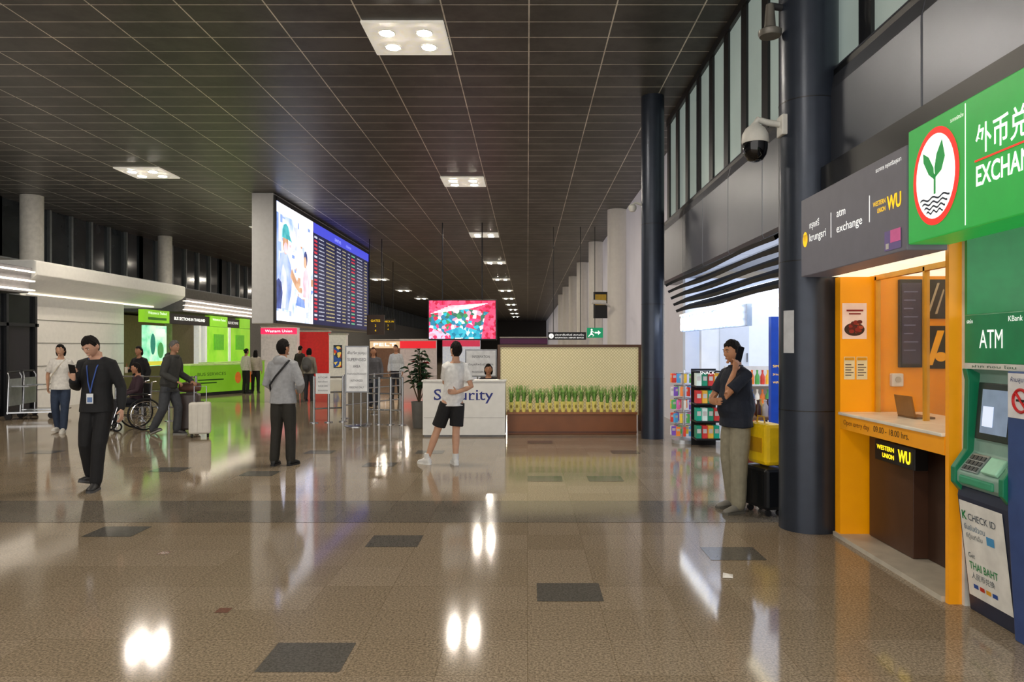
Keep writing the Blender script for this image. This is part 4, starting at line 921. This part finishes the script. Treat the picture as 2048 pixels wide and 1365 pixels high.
child(mb,'bag_strap',M('#c8c0b0',.6),a)
a=person('grey haired man in a dark jacket striding behind a suitcase',(X(338,13.5),13.5,0),R(80),1.73,dict(elR=(-.23,-.05,1.13),wrR=(-.2,-.3,1.0),elL=(.23,-.06,1.13),wrL=(.2,-.32,.99),cuL=1.1,cuR=1.1,pnL=(0,0,-1),pnR=(0,0,-1),knL=(.1,-.12,.5),anL=(.1,-.09,.085),knR=(-.1,.05,.48),anR=(-.1,.26,.115)),
   skin='#b08468',hair='#6a6866',top=dict(c='#3a3b3a',sleeve='long',name='jacket',hem=.8,r=.032,disp=.02,hood=True),bot=dict(c='#42454b',r=.026),shoe='#3a3a3c',sole='#8a8a88',lean=(0,-.08),vox=.009,fpitch=(0,-20),yaw=-5)
a=person('person in black standing behind the wheelchair holding a drink',(X(279,17),17.0,0),R(-15),1.63,dict(elR=(-.24,-.02,1.15),wrR=(-.14,-.24,1.16),hdR=(.5,-.6,.4),cuR=1.0,elL=(.25,.02,1.13)),style='bob',top=dict(c='#17171c',sleeve='long',name='jacket',hem=.85,r=.025),bot=dict(c='#1c1c22'),vox=.011)
o=world(a,(-.09,-.32,1.17));t=thing('drink_cup','pale drink cup held by the person in black','cup',o)
MB().lathe(o,[(.03,-.07),(.04,.06),(.042,.065)],16).build('cup',M('#d8d0c0',.4),t,smooth=True);MB().tube([o+V((0,0,.06)),o+V((.01,0,.14))],.004,6).build('straw',M('#c83a3a',.4),t)
wx,wy,wr_=X(272,14.4),14.4,R(-48)
t=thing('wheelchair','chrome wheelchair with dark seat beside the striding man','wheelchair',(wx,wy,0),wr_)
rub=M('#16161a',.6);sea=M('#1a1c22',.7)
for s in(-1,1):
    w=MB().ring((s*.29,.08,.31),.295,(1,0,0),.017,36,8).build('wheel',rub,t,local=True,smooth=True)
    m=MB().ring((s*.325,.08,.31),.25,(1,0,0),.009,32,6)
    for k in range(14):
        q=k*.4488;m.tube([(s*.29,.08,.31),(s*.29,.08+.285*math.cos(q),.31+.285*math.sin(q))],.003,4)
    m.lathe((s*.29,.08,.31),[(.03,-.03),(.03,.03)],12,axis=(1,0,0));m.build('spokes',chrome,w,local=True)
    c=MB().ring((s*.22,-.38,.09),.075,(1,0,0),.016,20,6).build('caster',rub,t,local=True,smooth=True)
    MB().tube([(s*.22,-.38,.09),(s*.22,-.36,.2),(s*.22,-.33,.3)],.012,8).build('fork',chrome,c,local=True)
    MB().tube([(s*.23,.3,.93),(s*.23,.22,.92),(s*.23,.2,.5),(s*.23,.2,.25),(s*.23,-.34,.3),(s*.23,-.36,.5),(s*.23,-.2,.68),(s*.23,.2,.68)],.013,8).build('side_frame',chrome,t,local=True)
    MB().box(s*.23-.025,s*.23+.025,-.2,.16,.685,.71).build('armrest',rub,t,local=True,bevel=.008)
    MB().tube([(s*.18,-.36,.48),(s*.16,-.46,.14)],.011,8).build('leg_rest',chrome,t,local=True)
    MB().box(s*.16-.08,s*.16+.08,-.56,-.42,.11,.125).build('footplate',rub,t,local=True,bevel=.004)
MB().box(-.22,.22,-.3,.19,.455,.49).build('seat',sea,t,local=True,bevel=.012);MB().box(-.22,.22,.185,.205,.5,.9).build('backrest',sea,t,local=True,bevel=.008)
a=person('dark haired woman seated in the wheelchair',(wx,wy,0),wr_,1.58,dict(hpL=(.09,.02,.6),hpR=(-.09,.02,.6),knL=(.12,-.40,.6),knR=(-.12,-.40,.6),anL=(.14,-.47,.235),anR=(-.14,-.47,.235),elL=(.23,-.05,.84),wrL=(.12,-.26,.76),elR=(-.23,-.05,.84),wrR=(-.12,-.26,.76),hdL=(-.6,-.6,0),hdR=(.6,-.6,0),pnL=(0,0,-1),pnR=(0,0,-1)),style='bob',top=dict(c='#3a2630',sleeve='long',name='blouse',hem=.92),bot=dict(c='#1d1e26'),ph=.63,pitch=8,lean=(0,.04),vox=.010,slim=.9)
a=person('woman in a white top and black trousers at the lime counter, left one',(X(492,25.5),25.5,0),R(150),1.56,{},style='bun',top=dict(c='#d4cec4',sleeve='long',name='blouse'),bot=dict(c='#131316'),vox=.014,face=False)
a=person('woman in a cream top and black trousers at the lime counter, right one',(X(511,25.9),25.9,0),R(195),1.52,{},style='long',top=dict(c='#c8c0b2',sleeve='long',name='blouse'),bot=dict(c='#16161a'),vox=.014,face=False)
a=person('distant person in dark clothes beside the red stall',(X(600,27),27,0),R(160),1.66,{},top=dict(c='#2a2420',sleeve='long',name='jacket'),bot=dict(c='#1c1c20'),vox=.014,face=False)
a=person('distant traveller carrying a grey backpack near the red stall',(X(618,22),22,0),R(175),1.58,{},style='bob',top=dict(c='#8a8478',sleeve='long',name='jacket'),bot=dict(c='#2a2a30'),vox=.013,face=False)
o=world(a,(0,.2,1.2));t=thing('backpack','grey backpack worn by the distant traveller','backpack',o)
MB().ell(o,(.15,.1,.22),16,10).build('bag',M('#5a5a58',.7),t,smooth=True);MB().ell(o+V((0,-.08,-.08)),(.1,.05,.09),12,8).build('pocket',M('#4a4a4a',.7),t,smooth=True)
a=person('long haired woman in a grey coat walking behind the barriers',(X(747,19.5),19.5,0),R(5),1.6,dict(anL=(.08,-.14,.085),knL=(.09,-.12,.5),anR=(-.08,.14,.11)),style='long',hair='#4a2e20',top=dict(c='#5a5a60',sleeve='long',name='coat',hem=.72,r=.03),bot=dict(c='#2c3444'),vox=.013,fpitch=(0,-15))
a=person('man in a pale shirt walking beyond the barriers',(X(792,23),23,0),R(-5),1.68,dict(anL=(.09,.12,.1),anR=(-.09,-.12,.085)),top=dict(c='#c0c4c8',sleeve='long'),bot=dict(c='#22242c'),vox=.014)
a=person('person with dark hair sitting behind the white desk',(X(977,14.6),14.6,0),R(0),1.62,dict(hpL=(.09,.02,.53),hpR=(-.09,.02,.53),knL=(.12,-.38,.52),knR=(-.12,-.38,.52),anL=(.12,-.36,.085),anR=(-.12,-.36,.085),elL=(.24,-.08,.8),wrL=(.12,-.3,.78),elR=(-.24,-.08,.8),wrR=(-.12,-.3,.78)),style='bob',top=dict(c='#23232c',sleeve='long',name='uniform_shirt'),bot=dict(c='#1a1a20'),ph=.56,vox=.012)
x=X(977,14.6);t=thing('stool','dark padded stool behind the white desk','stool',(x,14.65,0))
MB().lathe((x,14.65,.33),[(.17,0),(.18,.02),(.18,.05),(.16,.07)],20).build('seat',sea,t,smooth=True)
for k in range(4):MB().tube([(x+.13*math.cos(k*1.57+.78),14.65+.13*math.sin(k*1.57+.78),.33),(x+.19*math.cos(k*1.57+.78),14.65+.19*math.sin(k*1.57+.78),0)],.012,8).build('leg',steel,t)
# ---------------------------------------------------------------- luggage
def suitcase(label,x,y,rot,w,d,h,hexc,handle=.3):
    t=thing('suitcase',label,'suitcase',(x,y,0),rot);m=M(hexc,.35,var=.05)
    MB().box(-w/2,w/2,-d/2,d/2,.06,h).build('shell',m,t,local=True,bevel=.035)
    for k in range(4):
        xx=-w/2+.05+k*(w-.1)/3;MB().box(xx-.008,xx+.008,-d/2-.006,-d/2,.12,h-.06).build('rib',m,t,local=True)
    for sx in(-1,1):
        for sy in(-1,1):MB().lathe((sx*(w/2-.05),sy*(d/2-.05),.03),[(.03,-.015),(.03,.015)],14,axis=(1,0,0)).build('wheel',rub,t,local=True)
    if handle:MB().tube([(-.1,d/2-.04,h-.02),(-.1,d/2-.04,h+handle),(.1,d/2-.04,h+handle),(.1,d/2-.04,h-.02)],.009,8).build('handle',steel,t,local=True)
    MB().tube([(-.07,0,h-.01),(-.06,0,h+.012),(.06,0,h+.012),(.07,0,h-.01)],.008,8).build('grip',rub,t,local=True)
    return t
suitcase('white hard shell suitcase in front of the striding man',X(400,13.2),13.2,R(20),.36,.24,.62,'#dedad0',.28)
suitcase('dark suitcase under a brown bag just behind the white one',X(380,13.85),13.85,R(10),.34,.24,.74,'#4a3f3c',0)
bxx=X(380,13.85);t=thing('travel_bag','brown soft travel bag lying on the dark suitcase','bag',(bxx,13.85,.755),R(10))
MB().loft([(V((u_,0,.1)),V((0,r_,0)),V((0,0,r_*.8))) for u_,r_ in ((-.19,.05),(-.18,.09),(-.1,.115),(.1,.115),(.18,.09),(.19,.05))],16).build('bag',M('#6a4a3e',.7,bump=.3,bscale=20),t,smooth=True,local=True)
MB().tube([(-.07,0,.19),(-.06,0,.25),(.06,0,.25),(.07,0,.19)],.009,8).build('handle',M('#3a2822',.6),t,local=True)
suitcase('black suitcase under the yellow bag by the near column',2.29,7.15,R(-75),.40,.22,.46,'#101216',0)
t=thing('shopping_bag','yellow bag resting on the black suitcase','bag',(2.29,7.15,.475),R(-75))
MB().box(-.17,.17,-.09,.09,0,.40).build('bag',M('#e8c010',.45,0,.05,bump=.4,bscale=15),t,local=True,bevel=.04)
MB().box(-.1,.1,-.096,-.09,.12,.26).build('print',M('#c8960c',.5),t,local=True)
MB().tube([(-.07,-.04,.39),(-.05,-.04,.46),(.05,-.04,.46),(.07,-.04,.39)],.008,8).build('handle',M('#c89a10',.5),t,local=True)
def trolley(label,x,y,rot):
    t=thing('luggage_trolley',label,'trolley',(x,y,0),rot)
    for s in(-1,1):MB().tube([(s*.28,.35,.12),(s*.28,.32,.95),(s*.25,.36,1.05)],.018,8).build('upright',steel,t,local=True,smooth=True)
    MB().tube([(-.27,.36,1.05),(.27,.36,1.05)],.022,10).build('push_bar',rub,t,local=True)
    MB().box(-.28,.28,.31,.33,.3,.9).build('back_panel',M('#8f9498',.35,.6),t,local=True)
    MB().prism((V((0,0,.14)),V((1,0,0)),V((0,1,0)),UZ),[(-.3,.36),(.3,.36),(.17,-.5),(-.17,-.5)],0,.03).build('deck',steel,t,local=True)
    MB().box(-.22,.22,-.05,.3,.72,.74).build('tray',steel,t,local=True)
    for p in((-.27,.33),(.27,.33),(0,-.42)):MB().lathe((p[0],p[1],.07),[(.07,-.02),(.07,.02)],18,axis=(1,0,0)).build('wheel',rub,t,local=True)
    return t
trolley('steel luggage trolley parked at the left by the dark shopfront',X(62,16.6),16.6,R(100))
trolley('second steel luggage trolley nested behind the first at the left',X(90,17.4),17.4,R(100))
# ---------------------------------------------------------------- world, camera
w=bpy.data.worlds.new('world');SC.world=w;w.use_nodes=True
w.node_tree.nodes['Background'].inputs['Color'].default_value=(1,.96,.91,1);w.node_tree.nodes['Background'].inputs['Strength'].default_value=2.0  # fill light added through the open end behind the viewpoint
SC.view_settings.view_transform='Standard'
cam=bpy.data.cameras.new('camera');co=bpy.data.objects.new('camera',cam);C.objects.link(co)
cam.sensor_width=36;cam.lens=36*FP/2048;cam.shift_x=-(CX-1024)/2048;cam.shift_y=(CY-682.5)/2048
co.location=(0,0,H);co.rotation_euler=(R(90),0,0);cam.clip_end=300
SC.camera=co
